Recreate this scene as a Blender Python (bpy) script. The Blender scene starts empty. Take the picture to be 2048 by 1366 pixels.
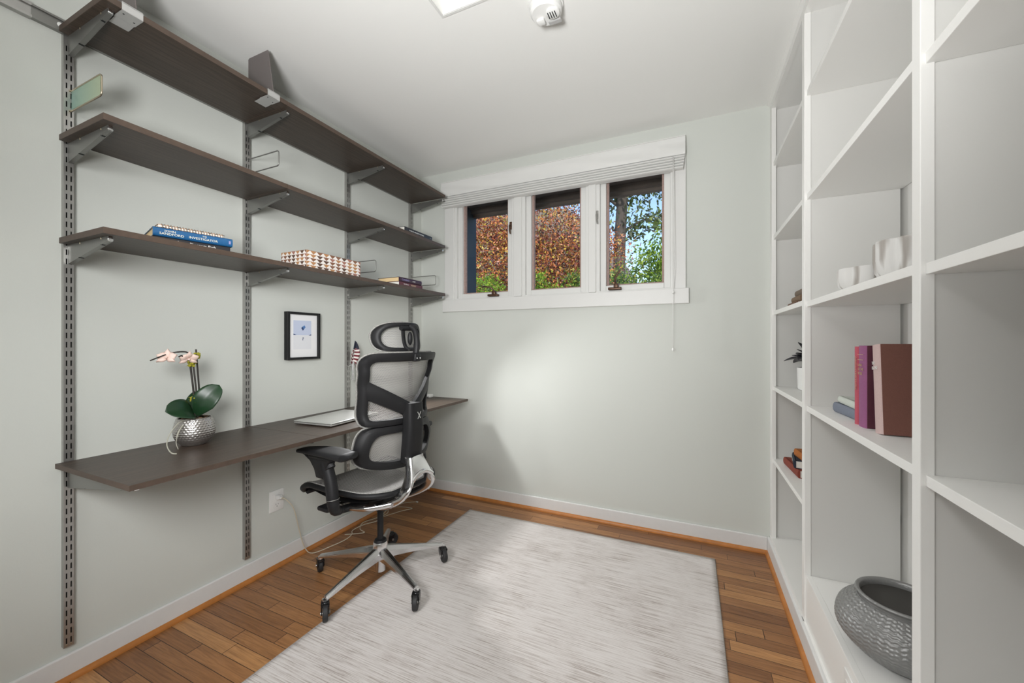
import bpy, bmesh, math, random
from mathutils import Vector, Matrix, noise
PI = math.pi
random.seed(7)
sc = bpy.context.scene
COL = sc.collection

# ------------------------------------------------------------------ materials
def nt(name):
    m = bpy.data.materials.new(name); m.use_nodes = True
    n = m.node_tree; b = n.nodes['Principled BSDF']
    return m, n, b
def N(n, t, **kw):
    o = n.nodes.new(t)
    for k, v in kw.items():
        if k in o.inputs: o.inputs[k].default_value = v
        else: setattr(o, k, v)
    return o
def L(n, a, ao, b, bi): n.links.new(a.outputs[ao], b.inputs[bi])
def c4(c): return (c[0], c[1], c[2], 1)
def srgb(r, g, b):
    f = lambda v: (v/255/12.92) if v/255 <= .04045 else ((v/255+.055)/1.055)**2.4
    return (f(r), f(g), f(b))
def mat(name, col, rough=.5, metal=0, bump=0, bscale=60, spec=.5, vary=0, coat=0):
    m, n, b = nt(name)
    b.inputs['Base Color'].default_value = c4(col)
    b.inputs['Roughness'].default_value = rough
    b.inputs['Metallic'].default_value = metal
    b.inputs['Specular IOR Level'].default_value = spec
    b.inputs['Coat Weight'].default_value = coat
    if vary or bump:
        tc = N(n, 'ShaderNodeTexCoord'); nz = N(n, 'ShaderNodeTexNoise', Scale=bscale, Detail=4.0)
        L(n, tc, 'Object', nz, 'Vector')
    if vary:
        r = N(n, 'ShaderNodeMix', data_type='RGBA')
        r.inputs[6].default_value = c4([x*(1-vary) for x in col]); r.inputs[7].default_value = c4([min(1, x*(1+vary)) for x in col])
        L(n, nz, 'Fac', r, 0); L(n, r, 2, b, 'Base Color')
    if bump:
        bp = N(n, 'ShaderNodeBump', Strength=bump, Distance=.002)
        L(n, nz, 'Fac', bp, 'Height'); L(n, bp, 'Normal', b, 'Normal')
    return m

M = {}
M['wall'] = mat('wall_paint', (.63, .65, .61), .75, bump=.12, bscale=260, spec=.25, vary=.012)
M['ceil'] = mat('ceiling_paint', (.87, .87, .845), .85, bump=.08, bscale=90, spec=.2)
M['trim'] = mat('white_trim_paint', (.71, .71, .69), .42, bump=.05, bscale=30)
M['base'] = mat('baseboard_paint', (.74, .74, .73), .45, bump=.15, bscale=40, vary=.03)
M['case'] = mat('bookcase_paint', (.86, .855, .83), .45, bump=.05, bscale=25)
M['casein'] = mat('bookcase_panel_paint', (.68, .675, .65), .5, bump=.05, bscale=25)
M['blind'] = mat('blind_fabric', (.74, .74, .72), .8, bump=.3, bscale=14, spec=.1)
M['black'] = mat('black_plastic', (.012, .012, .013), .5, bump=.1, bscale=400, spec=.28)
M['rubber'] = mat('black_rubber', (.02, .02, .021), .6)
M['gloss'] = mat('gloss_black', (.012, .012, .013), .18)
M['chrome'] = mat('polished_aluminium', (.80, .80, .81), .19, 1, vary=.04, bscale=9)
M['nickel'] = mat('satin_nickel', (.42, .415, .40), .33, .85, vary=.06, bscale=30)
M['brkt'] = mat('bracket_steel', (.27, .27, .255), .4, .75)
M['brass'] = mat('brassy_steel', (.48, .42, .31), .3, .9)
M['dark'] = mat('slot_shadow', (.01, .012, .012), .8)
M['white'] = mat('white_plastic', (.84, .84, .82), .35)
M['silver'] = mat('laptop_silver', (.62, .62, .60), .3, .75)
M['bronze'] = mat('oil_rubbed_bronze', (.10, .055, .035), .4, .6, vary=.25, bscale=60)
M['stop'] = mat('weathered_pink_wood', (.36, .25, .22), .7, vary=.35, bscale=70, bump=.3)
M['shoe'] = None
M['cord'] = mat('ivory_cord', (.62, .56, .44), .5)
M['paper'] = mat('page_paper', (.80, .60, .33), .85, vary=.08, bscale=160)
M['paperw'] = mat('white_pages', (.80, .78, .72), .85)

def wood_laminate():
    m, n, b = nt('dark_walnut_laminate')
    tc = N(n, 'ShaderNodeTexCoord'); mp = N(n, 'ShaderNodeMapping'); mp.inputs['Scale'].default_value = (34, 1.6, 34)
    L(n, tc, 'Object', mp, 'Vector')
    a = N(n, 'ShaderNodeTexNoise', Scale=3.0, Detail=8.0, Roughness=.65); L(n, mp, 'Vector', a, 'Vector')
    r = N(n, 'ShaderNodeValToRGB')
    r.color_ramp.elements[0].position = .3; r.color_ramp.elements[0].color = c4((.024, .0165, .0115))
    r.color_ramp.elements[1].position = .72; r.color_ramp.elements[1].color = c4((.078, .054, .040))
    L(n, a, 'Fac', r, 'Fac'); L(n, r, 'Color', b, 'Base Color')
    b.inputs['Roughness'].default_value = .40; b.inputs['Specular IOR Level'].default_value = .36
    bp = N(n, 'ShaderNodeBump', Strength=.12, Distance=.001); L(n, a, 'Fac', bp, 'Height'); L(n, bp, 'Normal', b, 'Normal')
    return m
M['lam'] = wood_laminate()
M['edge'] = mat('laminate_edge', (.075, .050, .036), .5, vary=.3, bscale=50)

def math_n(n, op, a, b=None, c=None):
    o = N(n, 'ShaderNodeMath', operation=op)
    for i, v in enumerate((a, b, c)):
        if v is None: continue
        if isinstance(v, (int, float)): o.inputs[i].default_value = v
        else: n.links.new(v, o.inputs[i])
    return o.outputs[0]

def floor_mat():
    m, n, b = nt('oak_strip_floor')
    tc = N(n, 'ShaderNodeTexCoord'); sp = N(n, 'ShaderNodeSeparateXYZ'); L(n, tc, 'Object', sp, 0)
    X, Y = sp.outputs[0], sp.outputs[1]
    yr = math_n(n, 'DIVIDE', Y, .057); row = math_n(n, 'FLOOR', yr); fy = math_n(n, 'FRACT', yr)
    wn = N(n, 'ShaderNodeTexWhiteNoise', noise_dimensions='1D'); n.links.new(row, wn.inputs['W'])
    off = math_n(n, 'MULTIPLY', wn.outputs['Value'], 7.3)
    ln = math_n(n, 'MULTIPLY_ADD', wn.outputs['Value'], .35, .55)
    xr = math_n(n, 'ADD', math_n(n, 'DIVIDE', X, ln), off); cx = math_n(n, 'FLOOR', xr); fx = math_n(n, 'FRACT', xr)
    cm = N(n, 'ShaderNodeCombineXYZ'); n.links.new(cx, cm.inputs[0]); n.links.new(row, cm.inputs[1])
    w2 = N(n, 'ShaderNodeTexWhiteNoise', noise_dimensions='3D'); L(n, cm, 0, w2, 'Vector')
    ramp = N(n, 'ShaderNodeValToRGB'); L(n, w2, 'Value', ramp, 'Fac')
    e = ramp.color_ramp.elements
    e[0].position = 0; e[0].color = c4((0.225, 0.100, 0.040)); e[1].position = 1; e[1].color = c4((0.522, 0.267, 0.106))
    for p, c in ((.3, (0.290, 0.133, 0.051)), (.6, (0.355, 0.168, 0.066)), (.85, (0.413, 0.203, 0.078))):
        q = e.new(p); q.color = c4(c)
    # grain, shifted for each strip
    cv = N(n, 'ShaderNodeCombineXYZ')
    n.links.new(math_n(n, 'MULTIPLY', X, 3.0), cv.inputs[0]); n.links.new(math_n(n, 'MULTIPLY', Y, 55.0), cv.inputs[1])
    n.links.new(math_n(n, 'MULTIPLY', w2.outputs['Value'], 40.0), cv.inputs[2])
    g = N(n, 'ShaderNodeTexNoise', Scale=1.6, Detail=7.0, Roughness=.62, Distortion=1.2); L(n, cv, 0, g, 'Vector')
    gr = N(n, 'ShaderNodeValToRGB'); gr.color_ramp.elements[0].position = .32; gr.color_ramp.elements[0].color = c4((.58, .53, .50))
    gr.color_ramp.elements[1].position = .62; gr.color_ramp.elements[1].color = c4((1.08, 1.08, 1.08)); L(n, g, 'Fac', gr, 'Fac')
    mx = N(n, 'ShaderNodeMix', data_type='RGBA', blend_type='MULTIPLY'); mx.inputs[0].default_value = .85
    L(n, ramp, 'Color', mx, 6); L(n, gr, 'Color', mx, 7)
    gy = math_n(n, 'MINIMUM', fy, math_n(n, 'SUBTRACT', 1.0, fy)); gx = math_n(n, 'MULTIPLY', math_n(n, 'MINIMUM', fx, math_n(n, 'SUBTRACT', 1.0, fx)), 11.0)
    gap = math_n(n, 'LESS_THAN', math_n(n, 'MINIMUM', gy, gx), .018)
    m2 = N(n, 'ShaderNodeMix', data_type='RGBA'); n.links.new(gap, m2.inputs[0]); L(n, mx, 2, m2, 6); m2.inputs[7].default_value = c4((.03, .013, .006))
    L(n, m2, 2, b, 'Base Color'); b.inputs['Roughness'].default_value = .36
    bp = N(n, 'ShaderNodeBump', Strength=.25, Distance=.0015)
    n.links.new(math_n(n, 'SUBTRACT', g.outputs['Fac'], math_n(n, 'MULTIPLY', gap, 2.0)), bp.inputs['Height']); L(n, bp, 'Normal', b, 'Normal')
    return m
M['floor'] = floor_mat()
M['shoe'] = mat('stained_shoe_moulding', (.47, .18, .042), .4, vary=.3, bscale=25)

def rug_mat():
    m, n, b = nt('woven_rug')
    tc = N(n, 'ShaderNodeTexCoord'); mp = N(n, 'ShaderNodeMapping'); mp.inputs['Scale'].default_value = (5, 250, 1)
    L(n, tc, 'Object', mp, 'Vector')
    a = N(n, 'ShaderNodeTexNoise', Scale=1.0, Detail=5.0, Roughness=.7); L(n, mp, 'Vector', a, 'Vector')
    bn = N(n, 'ShaderNodeTexNoise', Scale=2.6, Detail=6.0, Roughness=.7); L(n, tc, 'Object', bn, 'Vector')
    r = N(n, 'ShaderNodeValToRGB'); e = r.color_ramp.elements
    e[0].position = .33; e[0].color = c4((.33, .28, .25)); e[1].position = .56; e[1].color = c4((.72, .685, .665))
    q = e.new(.44); q.color = c4((.60, .555, .53))
    mx = math_n(n, 'ADD', a.outputs['Fac'], math_n(n, 'MULTIPLY', math_n(n, 'SUBTRACT', bn.outputs['Fac'], .5), .42))
    n.links.new(mx, r.inputs['Fac']); L(n, r, 'Color', b, 'Base Color')
    b.inputs['Roughness'].default_value = .95; b.inputs['Specular IOR Level'].default_value = .1
    bp = N(n, 'ShaderNodeBump', Strength=.3, Distance=.002); L(n, a, 'Fac', bp, 'Height'); L(n, bp, 'Normal', b, 'Normal')
    return m
M['rug'] = rug_mat()

def mesh_fabric():
    # open weave: pale threads around small dark see-through gaps, in the sheet's own UV metres
    m, n, b = nt('chair_mesh_weave')
    uv = N(n, 'ShaderNodeUVMap'); sp = N(n, 'ShaderNodeSeparateXYZ'); L(n, uv, 'UV', sp, 0)
    v = math_n(n, 'DIVIDE', sp.outputs[1], .0050); rw = math_n(n, 'FLOOR', v); fv = math_n(n, 'FRACT', v)
    u = math_n(n, 'ADD', math_n(n, 'DIVIDE', sp.outputs[0], .0066), math_n(n, 'MULTIPLY', math_n(n, 'MODULO', rw, 2.0), .5)); fu = math_n(n, 'FRACT', u)
    du = math_n(n, 'ABSOLUTE', math_n(n, 'SUBTRACT', fu, .5)); dv = math_n(n, 'ABSOLUTE', math_n(n, 'SUBTRACT', fv, .5))
    d = math_n(n, 'ADD', math_n(n, 'POWER', math_n(n, 'MULTIPLY', du, 2.35), 2.0), math_n(n, 'POWER', math_n(n, 'MULTIPLY', dv, 3.1), 2.0))
    hole = math_n(n, 'LESS_THAN', d, 1.0)
    b.inputs['Base Color'].default_value = c4((.47, .455, .435)); b.inputs['Roughness'].default_value = .6
    t = N(n, 'ShaderNodeBsdfTransparent'); k = N(n, 'ShaderNodeBsdfDiffuse'); k.inputs[0].default_value = c4((.035, .035, .035))
    s0 = N(n, 'ShaderNodeMixShader'); s0.inputs[0].default_value = .45; L(n, t, 0, s0, 1); L(n, k, 0, s0, 2)
    s = N(n, 'ShaderNodeMixShader'); n.links.new(hole, s.inputs[0]); L(n, b, 0, s, 1); L(n, s0, 0, s, 2)
    L(n, s, 0, n.nodes['Material Output'], 'Surface')
    return m
M['mesh'] = mesh_fabric()

def glass_mat():
    m, n, b = nt('window_glass')
    t = N(n, 'ShaderNodeBsdfTransparent'); t.inputs[0].default_value = (.96, .97, .97, 1); g = N(n, 'ShaderNodeBsdfGlossy'); g.inputs['Roughness'].default_value = .02
    fr = N(n, 'ShaderNodeFresnel'); fr.inputs['IOR'].default_value = 1.25
    s = N(n, 'ShaderNodeMixShader'); L(n, fr, 0, s, 0); L(n, t, 0, s, 1); L(n, g, 0, s, 2); L(n, s, 0, n.nodes['Material Output'], 'Surface')
    return m
M['glass'] = glass_mat()

def leaf_mat(name, stops, trans=.35):
    m, n, b = nt(name)
    g = N(n, 'ShaderNodeNewGeometry'); r = N(n, 'ShaderNodeValToRGB'); L(n, g, 'Random Per Island', r, 'Fac')
    e = r.color_ramp.elements; e[0].position = stops[0][0]; e[0].color = c4(stops[0][1]); e[1].position = stops[-1][0]; e[1].color = c4(stops[-1][1])
    for p, c in stops[1:-1]: q = e.new(p); q.color = c4(c)
    L(n, r, 'Color', b, 'Base Color'); b.inputs['Roughness'].default_value = .45
    t = N(n, 'ShaderNodeBsdfTranslucent'); L(n, r, 'Color', t, 'Color')
    s = N(n, 'ShaderNodeMixShader'); s.inputs[0].default_value = trans; L(n, b, 0, s, 1); L(n, t, 0, s, 2); L(n, s, 0, n.nodes['Material Output'], 'Surface')
    return m

# ------------------------------------------------------------------ mesh helpers
class B:
    def __init__(s): s.bm = bmesh.new(); s.mi = 0; s.uv = None
    def _f(s, vs, smooth=False):
        try: f = s.bm.faces.new(vs)
        except ValueError: return None
        f.material_index = s.mi; f.smooth = smooth; return f
    def box(s, x0, y0, z0, x1, y1, z1, bev=0, seg=2, M4=None):
        b = bmesh.new(); bmesh.ops.create_cube(b, size=1)
        for v in b.verts: v.co = Vector(((x0+x1)/2+v.co.x*(x1-x0), (y0+y1)/2+v.co.y*(y1-y0), (z0+z1)/2+v.co.z*(z1-z0)))
        if bev: bmesh.ops.bevel(b, geom=list(b.edges), offset=bev, segments=seg, affect='EDGES', profile=.5)
        s.merge(b, M4); return s
    def merge(s, b, M4=None, smooth=None):
        mp = {}
        for v in b.verts: mp[v] = s.bm.verts.new(M4 @ v.co if M4 else v.co)
        for f in b.faces:
            q = s._f([mp[v] for v in f.verts], f.smooth if smooth is None else smooth)
        b.free()
    def prism(s, pts, axis, a, b, bev=0, seg=2, M4=None):
        # closed 2D outline extruded along an axis; pts in the other two axes in cyclic order kept (x,y),(x,z),(y,z)
        def mk(p, t): return {'x': Vector((t, p[0], p[1])), 'y': Vector((p[0], t, p[1])), 'z': Vector((p[0], p[1], t))}[axis]
        t = bmesh.new(); v0 = [t.verts.new(mk(p, a)) for p in pts]; v1 = [t.verts.new(mk(p, b)) for p in pts]
        n = len(pts); t.faces.new(v0); t.faces.new(v1[::-1])
        for i in range(n): t.faces.new((v0[i], v1[i], v1[(i+1) % n], v0[(i+1) % n]))
        bmesh.ops.recalc_face_normals(t, faces=list(t.faces))
        if bev: bmesh.ops.bevel(t, geom=list(t.edges), offset=bev, segments=seg, affect='EDGES', profile=.5)
        s.merge(t, M4); return s
    def tube(s, path, r, n=8, closed=False, cap=True, flat=None, up=None):
        # swept tube; r number or list; flat=(a,b) scales the section across/along the frame normal
        P = [Vector(p) for p in path]; k = len(P); rings = []
        prev = Vector(up) if up else None
        for i in range(k):
            if closed: t = P[(i+1) % k]-P[i-1]
            else: t = P[min(i+1, k-1)]-P[max(i-1, 0)]
            t.normalize()
            if prev is None:
                prev = Vector((0, 0, 1)) if abs(t.z) < .9 else Vector((1, 0, 0))
            nrm = prev - t*prev.dot(t)
            if nrm.length < 1e-6: nrm = t.orthogonal()
            nrm.normalize()
            if up is None: prev = nrm
            bi = t.cross(nrm); rr = r[i] if isinstance(r, (list, tuple)) else r
            fa = flat[i] if isinstance(flat, list) else (flat or (1, 1))
            rings.append([s.bm.verts.new(P[i]+nrm*math.cos(2*PI*j/n)*rr*fa[0]+bi*math.sin(2*PI*j/n)*rr*fa[1]) for j in range(n)])
        for i in range(k if closed else k-1):
            A, C = rings[i], rings[(i+1) % k]
            for j in range(n): s._f((A[j], A[(j+1) % n], C[(j+1) % n], C[j]), True)
        if cap and not closed: s._f(rings[0][::-1]); s._f(rings[-1])
        return s
    def lathe(s, prof, n=48, c=(0, 0, 0), M4=None, wob=None):
        rings = []
        for r, z in prof:
            ring = []
            for j in range(n):
                a = 2*PI*j/n; q = r*(wob(a, z) if wob else 1)
                v = Vector((c[0]+q*math.cos(a), c[1]+q*math.sin(a), c[2]+z)); ring.append(s.bm.verts.new(M4 @ v if M4 else v))
            rings.append(ring)
        for A, C in zip(rings, rings[1:]):
            for j in range(n): s._f((A[j], A[(j+1) % n], C[(j+1) % n], C[j]), True)
        if prof[0][0] > 1e-5: s._f(rings[0][::-1])
        if prof[-1][0] > 1e-5: s._f(rings[-1])
        return s
    def grid(s, fn, nu, nv, uvfn=None, closed_u=False, smooth=True):
        if uvfn and not s.uv: s.uv = s.bm.loops.layers.uv.new('UVMap')
        V = [[s.bm.verts.new(fn(i/nu, j/nv)) for j in range(nv+1)] for i in range(nu+(0 if closed_u else 1))]
        k = len(V)
        for i in range(nu):
            for j in range(nv):
                f = s._f((V[i][j], V[(i+1) % k][j], V[(i+1) % k][j+1], V[i][j+1]), smooth)
                if uvfn and f:
                    for lp, (a, b) in zip(f.loops, ((i, j), (i+1, j), (i+1, j+1), (i, j+1))): lp[s.uv].uv = uvfn(a/nu, b/nv)
        return s
    def sphere(s, c, r, n=12, sc3=(1, 1, 1)):
        t = bmesh.new(); bmesh.ops.create_uvsphere(t, u_segments=n, v_segments=max(6, n//2+2), radius=r)
        for v in t.verts: v.co = Vector((v.co.x*sc3[0]+c[0], v.co.y*sc3[1]+c[1], v.co.z*sc3[2]+c[2]))
        s.merge(t, smooth=True); return s
    def build(s, name, mats, parent=None, smooth=None, fixn=True, solid=0):
        if fixn: bmesh.ops.recalc_face_normals(s.bm, faces=list(s.bm.faces))
        me = bpy.data.meshes.new(name); s.bm.to_mesh(me); s.bm.free()
        for m in (mats if isinstance(mats, (list, tuple)) else [mats]): me.materials.append(m)
        if smooth is not None:
            for p in me.polygons: p.use_smooth = True
            me.set_sharp_from_angle(angle=smooth)
        o = bpy.data.objects.new(name, me); COL.objects.link(o)
        if parent is not None: o.parent = parent
        if solid:
            md = o.modifiers.new('thickness', 'SOLIDIFY'); md.thickness = solid; md.offset = 0
        return o

def tag(o, label=None, cat=None, group=None, kind=None):
    if label: o['label'] = label
    if cat: o['category'] = cat
    if group: o['group'] = group
    if kind: o['kind'] = kind
    return o
def struct(o): o['kind'] = 'structure'; return o
def thing(name, label, cat, loc=(0, 0, 0), rotz=0, group=None):
    o = bpy.data.objects.new(name, None); COL.objects.link(o); o.empty_display_size = .05
    o.location = loc; o.rotation_euler = (0, 0, rotz); tag(o, label, cat, group); return o
def dup(root, loc, rotz=0, label=None, group=None):
    r = root.copy(); COL.objects.link(r); r.location = loc; r.rotation_euler = (0, 0, rotz)
    if label: r['label'] = label
    if group: r['group'] = group
    for ch in list(root.children):
        c = ch.copy(); COL.objects.link(c); c.parent = r
        for g in list(ch.children):
            d = g.copy(); COL.objects.link(d); d.parent = c
    return r
def lettering(name, body, size, mtl, parent, M4, ext=.0003, align='LEFT', sx=1.0):
    cu = bpy.data.curves.new(name, 'FONT'); cu.body = body; cu.size = size; cu.extrude = ext; cu.align_x = align; cu.resolution_u = 2
    t = bpy.data.objects.new('tmp_text', cu); COL.objects.link(t)
    dg = bpy.context.evaluated_depsgraph_get(); me = bpy.data.meshes.new_from_object(t.evaluated_get(dg))
    bpy.data.objects.remove(t); me.name = name; me.materials.clear(); me.materials.append(mtl)
    for v in me.vertices: v.co = M4 @ Vector((v.co.x*sx, v.co.y, v.co.z))
    o = bpy.data.objects.new(name, me); COL.objects.link(o); o.parent = parent; return o
def basis(o, x, y):
    x = Vector(x).normalized(); y = Vector(y).normalized(); z = x.cross(y)
    return Matrix(((x.x, y.x, z.x, o[0]), (x.y, y.y, z.y, o[1]), (x.z, y.z, z.z, o[2]), (0, 0, 0, 1)))
def bez(pts, n=8):
    # Catmull-Rom through points
    P = [Vector(p) for p in pts]; out = []
    for i in range(len(P)-1):
        p0, p1, p2, p3 = P[max(i-1, 0)], P[i], P[i+1], P[min(i+2, len(P)-1)]
        for k in range(n):
            t = k/n
            out.append(.5*((2*p1)+(p2-p0)*t+(2*p0-5*p1+4*p2-p3)*t*t+(3*p1-p0-3*p2+p3)*t**3))
    out.append(P[-1]); return out

# ------------------------------------------------------------------ room shell
H = 2.44; W = 2.326; YF = -4.2; XR = 2.66
b = B(); b.box(-.1, YF-.1, -.08, XR+.1, .12, 0); struct(b.build('floor', M['floor']))
# ceiling with a shallow recessed hatch
hx0, hx1, hy0, hy1 = 1.043, 1.66, -2.05, -1.227
b = B()
b.box(-.1, YF-.1, H, hx0, .12, H+.12); b.box(hx1, YF-.1, H, XR+.1, .12, H+.12)
b.box(hx0, YF-.1, H, hx1, hy0, H+.12); b.box(hx0, hy1, H, hx1, .12, H+.12); b.box(hx0, hy0, H+.05, hx1, hy1, H+.12)
struct(b.build('ceiling', M['ceil']))
b = B()
t_ = .009
b.box(hx0-t_, hy1, H-.003, hx1+t_, hy1+t_, H+.001); b.box(hx0-t_, hy0-t_, H-.003, hx1+t_, hy0, H+.001)
b.box(hx0-t_, hy0, H-.003, hx0, hy1, H+.001); b.box(hx1, hy0, H-.003, hx1+t_, hy1, H+.001)
struct(b.build('trim_1', M['trim']))
b = B(); b.box(-.1, YF-.1, 0, 0, .12, H); struct(b.build('wall_left', M['wall']))
b = B(); b.box(XR, YF-.1, 0, XR+.1, .12, H); struct(b.build('wall_right', M['wall']))
b = B(); b.box(0, YF-.1, 0, XR, YF, H); struct(b.build('wall_front', M['wall']))
# back wall with the window opening
wx0, wx1, wz0, wz1 = .325, 1.835, 1.462, 2.275
b = B()
b.box(0, 0, 0, wx0, .12, H); b.box(wx1, 0, 0, XR, .12, H); b.box(wx0, 0, 0, wx1, .12, wz0); b.box(wx0, 0, wz1, wx1, .12, H)
struct(b.build('wall_back', M['wall']))
# baseboards and shoe mouldings
def baseboard(name, x0, y0, x1, y1):
    b = B(); b.box(x0, y0, 0, x1, y1, .089, bev=.004); struct(b.build(name, M['base']))
baseboard('baseboard_left', 0, YF, .013, 0); baseboard('baseboard_back', .013, -.013, W-.014, 0); baseboard('baseboard_right', W-.014, YF, W, 0)
def qround(): return [(0, 0), (.013, 0), (.0125, .007), (.0095, .0135), (.005, .0175), (0, .019)]
b = B(); b.prism([(.013+p, q) for p, q in qround()], 'y', YF, -.013); struct(b.build('trim_2', M['shoe'], smooth=.7))
b = B(); b.prism([(-.013-p, q) for p, q in qround()], 'x', .013, W-.014); struct(b.build('trim_3', M['shoe'], smooth=.7))
b = B(); b.prism([(W-.014-p, q) for p, q in qround()], 'y', YF, -.013); struct(b.build('trim_4', M['shoe'], smooth=.7))

# ------------------------------------------------------------------ window
win = bpy.data.objects.new('window_1', None); COL.objects.link(win); win.location = (1.08, 0, wz0); win['kind'] = 'structure'; win.empty_display_size = .05
def wadd(bb, name, m, parent=win, **k):
    bmesh.ops.translate(bb.bm, verts=list(bb.bm.verts), vec=(-1.08, 0, -wz0)); return bb.build(name, m, parent, **k)
bb = B(); bb.box(.2305, -.021, 1.462, .315, 0, 2.32, bev=.003); bb.box(1.835, -.021, 1.462, 1.908, 0, 2.32, bev=.003); bb.box(.315, -.02, 2.255, 1.835, 0, 2.32, bev=.003)
wadd(bb, 'casing', M['trim'])
bb = B(); bb.box(.216, -.027, 1.374, 1.924, 0, 1.464, bev=.003); wadd(bb, 'apron', M['trim'])
bb = B()   # jamb liner and mullions with their stepped edges
bb.box(wx0-.011, -.012, 1.462, wx0+.012, .118, 2.27, bev=.002); bb.box(wx1-.012, -.012, 1.462, wx1+.001, .118, 2.27, bev=.002)
bb.box(wx0+.01, -.012, 1.461, wx1-.01, .118, 1.472, bev=.002); bb.box(wx0+.01, -.012, 2.262, wx1-.01, .118, 2.274, bev=.002)
for a, c in ((.774, .903), (1.302, 1.4175)):
    bb.box(a+.012, -.012, 1.47, c-.012, .115, 2.265, bev=.002); bb.box(a+.032, -.022, 1.466, c-.036, 0, 2.262, bev=.003)
wadd(bb, 'mullion_frame', M['trim'])
for k, (a, c) in enumerate(((.337, .786), (.891, 1.314), (1.4055, 1.823))):
    bb = B(); fw = .036
    bb.box(a, .004, 1.472, a+fw, .06, 2.262, bev=.003); bb.box(c-fw, .004, 1.472, c, .06, 2.262, bev=.003)
    bb.box(a+fw, .004, 1.472, c-fw, .06, 1.472+fw-.002, bev=.003); bb.box(a+fw, .004, 2.262-fw, c-fw, .06, 2.262, bev=.003)
    s = wadd(bb, 'sash', M['trim'])
    bb = B(); g0, g1, gz0, gz1 = a+fw, c-fw, 1.472+fw-.002, 2.262-fw; w = .013
    bb.box(g0, .03, gz0, g0+w, .055, gz1); bb.box(g1-w, .03, gz0, g1, .055, gz1); bb.box(g0+w, .03, gz0, g1-w, .055, gz0+w*.7); bb.box(g0+w, .03, gz1-w, g1-w, .055, gz1)
    st = wadd(bb, 'glazing_stop', M['stop'], s); st['label'] = 'weathered brown glazing bead'
    bb = B(); bb.box(g0+.004, .048, gz0+.004, g1-.004, .051, gz1-.004); wadd(bb, 'glass', M['glass'], s)
def crank(x, z, up):
    bb = B(); bb.box(x-.04, -.034, z, x+.04, 0.002, z+.016, bev=.004); bb.box(x-.005, -.04, z+.008, x+.025, -.008, z+.04, bev=.008)
    if up: pth = [(x+.01, -.026, z+.034), (x+.005, -.04, z+.06), (x+.022, -.05, z+.095), (x+.04, -.055, z+.115)]
    else: pth = [(x+.012, -.026, z+.034), (x-.005, -.04, z+.056), (x-.045, -.05, z+.068), (x-.075, -.05, z+.066)]
    bb.tube(bez(pth, 5), [.007]*6+[.006]*10, 8)
    o = wadd(bb, 'crank_handle', M['bronze'], smooth=.6); o['label'] = 'bronze crank handle'
crank(.645, 1.474, False); crank(1.50, 1.474, True)
for x, z in ((.781, 1.96), (1.388, 1.955)):
    bb = B(); bb.box(x-.009, -.018, z-.022, x+.009, -.01, z+.032, bev=.003); bb.tube([(x, -.02, z+.01), (x, -.034, z), (x+.004, -.042, z-.035), (x+.008, -.04, z-.06)], [.007, .0065, .006, .004], 8)
    o = wadd(bb, 'sash_lock', M['nickel'] if x > 1 else M['bronze'], smooth=.6); o['label'] = 'metal sash lock lever'

# roman blind, raised
bl = thing('roman_blind', 'white fabric roman blind pulled up over the window, with a hanging cord', 'window blind', (1.065, -.004, 2.15))
bx0, bx1 = -.842, .840
def valance(u, v):
    x = bx0+(bx1-bx0)*u; z = .188-.11*v
    w = .9*noise.noise(Vector((x*4+z*9, z*12, 3)))+.5*noise.noise(Vector((x*2.2+z*16, z*4, 8)))
    y = -.050-.012*v-.014*w*min(1, v*4+.1)*min(1, (1-v)*5+.15)
    return Vector((x, y, z+.004*noise.noise(Vector((x*3, 0, 1)))))
bb = B(); bb.grid(valance, 90, 12); bb.box(bx0+.006, -.046, .05, bx1-.006, -.002, .186); bb.box(bx0, -.055, .186, bx1, -.001, .19)
bb.build('valance', M['blind'], bl, smooth=.8)
for k in range(5):
    z = .073-.0155*k; bb = B(); ins = .003+.0018*k
    def fold(u, v, z=z, ins=ins, k=k):
        x = bx0+ins+(bx1-bx0-2*ins)*u; a = -PI/2+PI*v
        yy = -.040-.024*math.cos(a); return Vector((x, yy+.001*noise.noise(Vector((x*6, k, 0))), z-.002-.0066*(math.sin(a))-(.0008*noise.noise(Vector((x*2, k*3, 5))))))
    bb.grid(fold, 50, 8); bb.box(bx0+ins, -.042, z-.007, bx1-ins, -.006, z+.003)
    bb.build('fold', M['blind'], bl, smooth=.8)
bb = B(); bb.tube([(.775, -.07, .07), (.775, -.072, -.35), (.775, -.072, -.71), (.775, -.072, -1.04)], .0016, 6)
bb.tube([(.779, -.07, .07), (.781, -.071, -.3), (.785, -.073, -.57), (.777, -.072, -.69)], .0013, 6); cd = bb.build('cord', M['white'], bl)
bb = B(); bb.sphere((.775, -.072, -.715), .008, 10, (1, 1, 1.15)); bb.build('bead', M['white'], cd)
bb = B(); bb.sphere((.775, -.072, -1.045), .007, 10, (1, 1, 1.5)); bb.build('bead', M['white'], cd)

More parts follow.
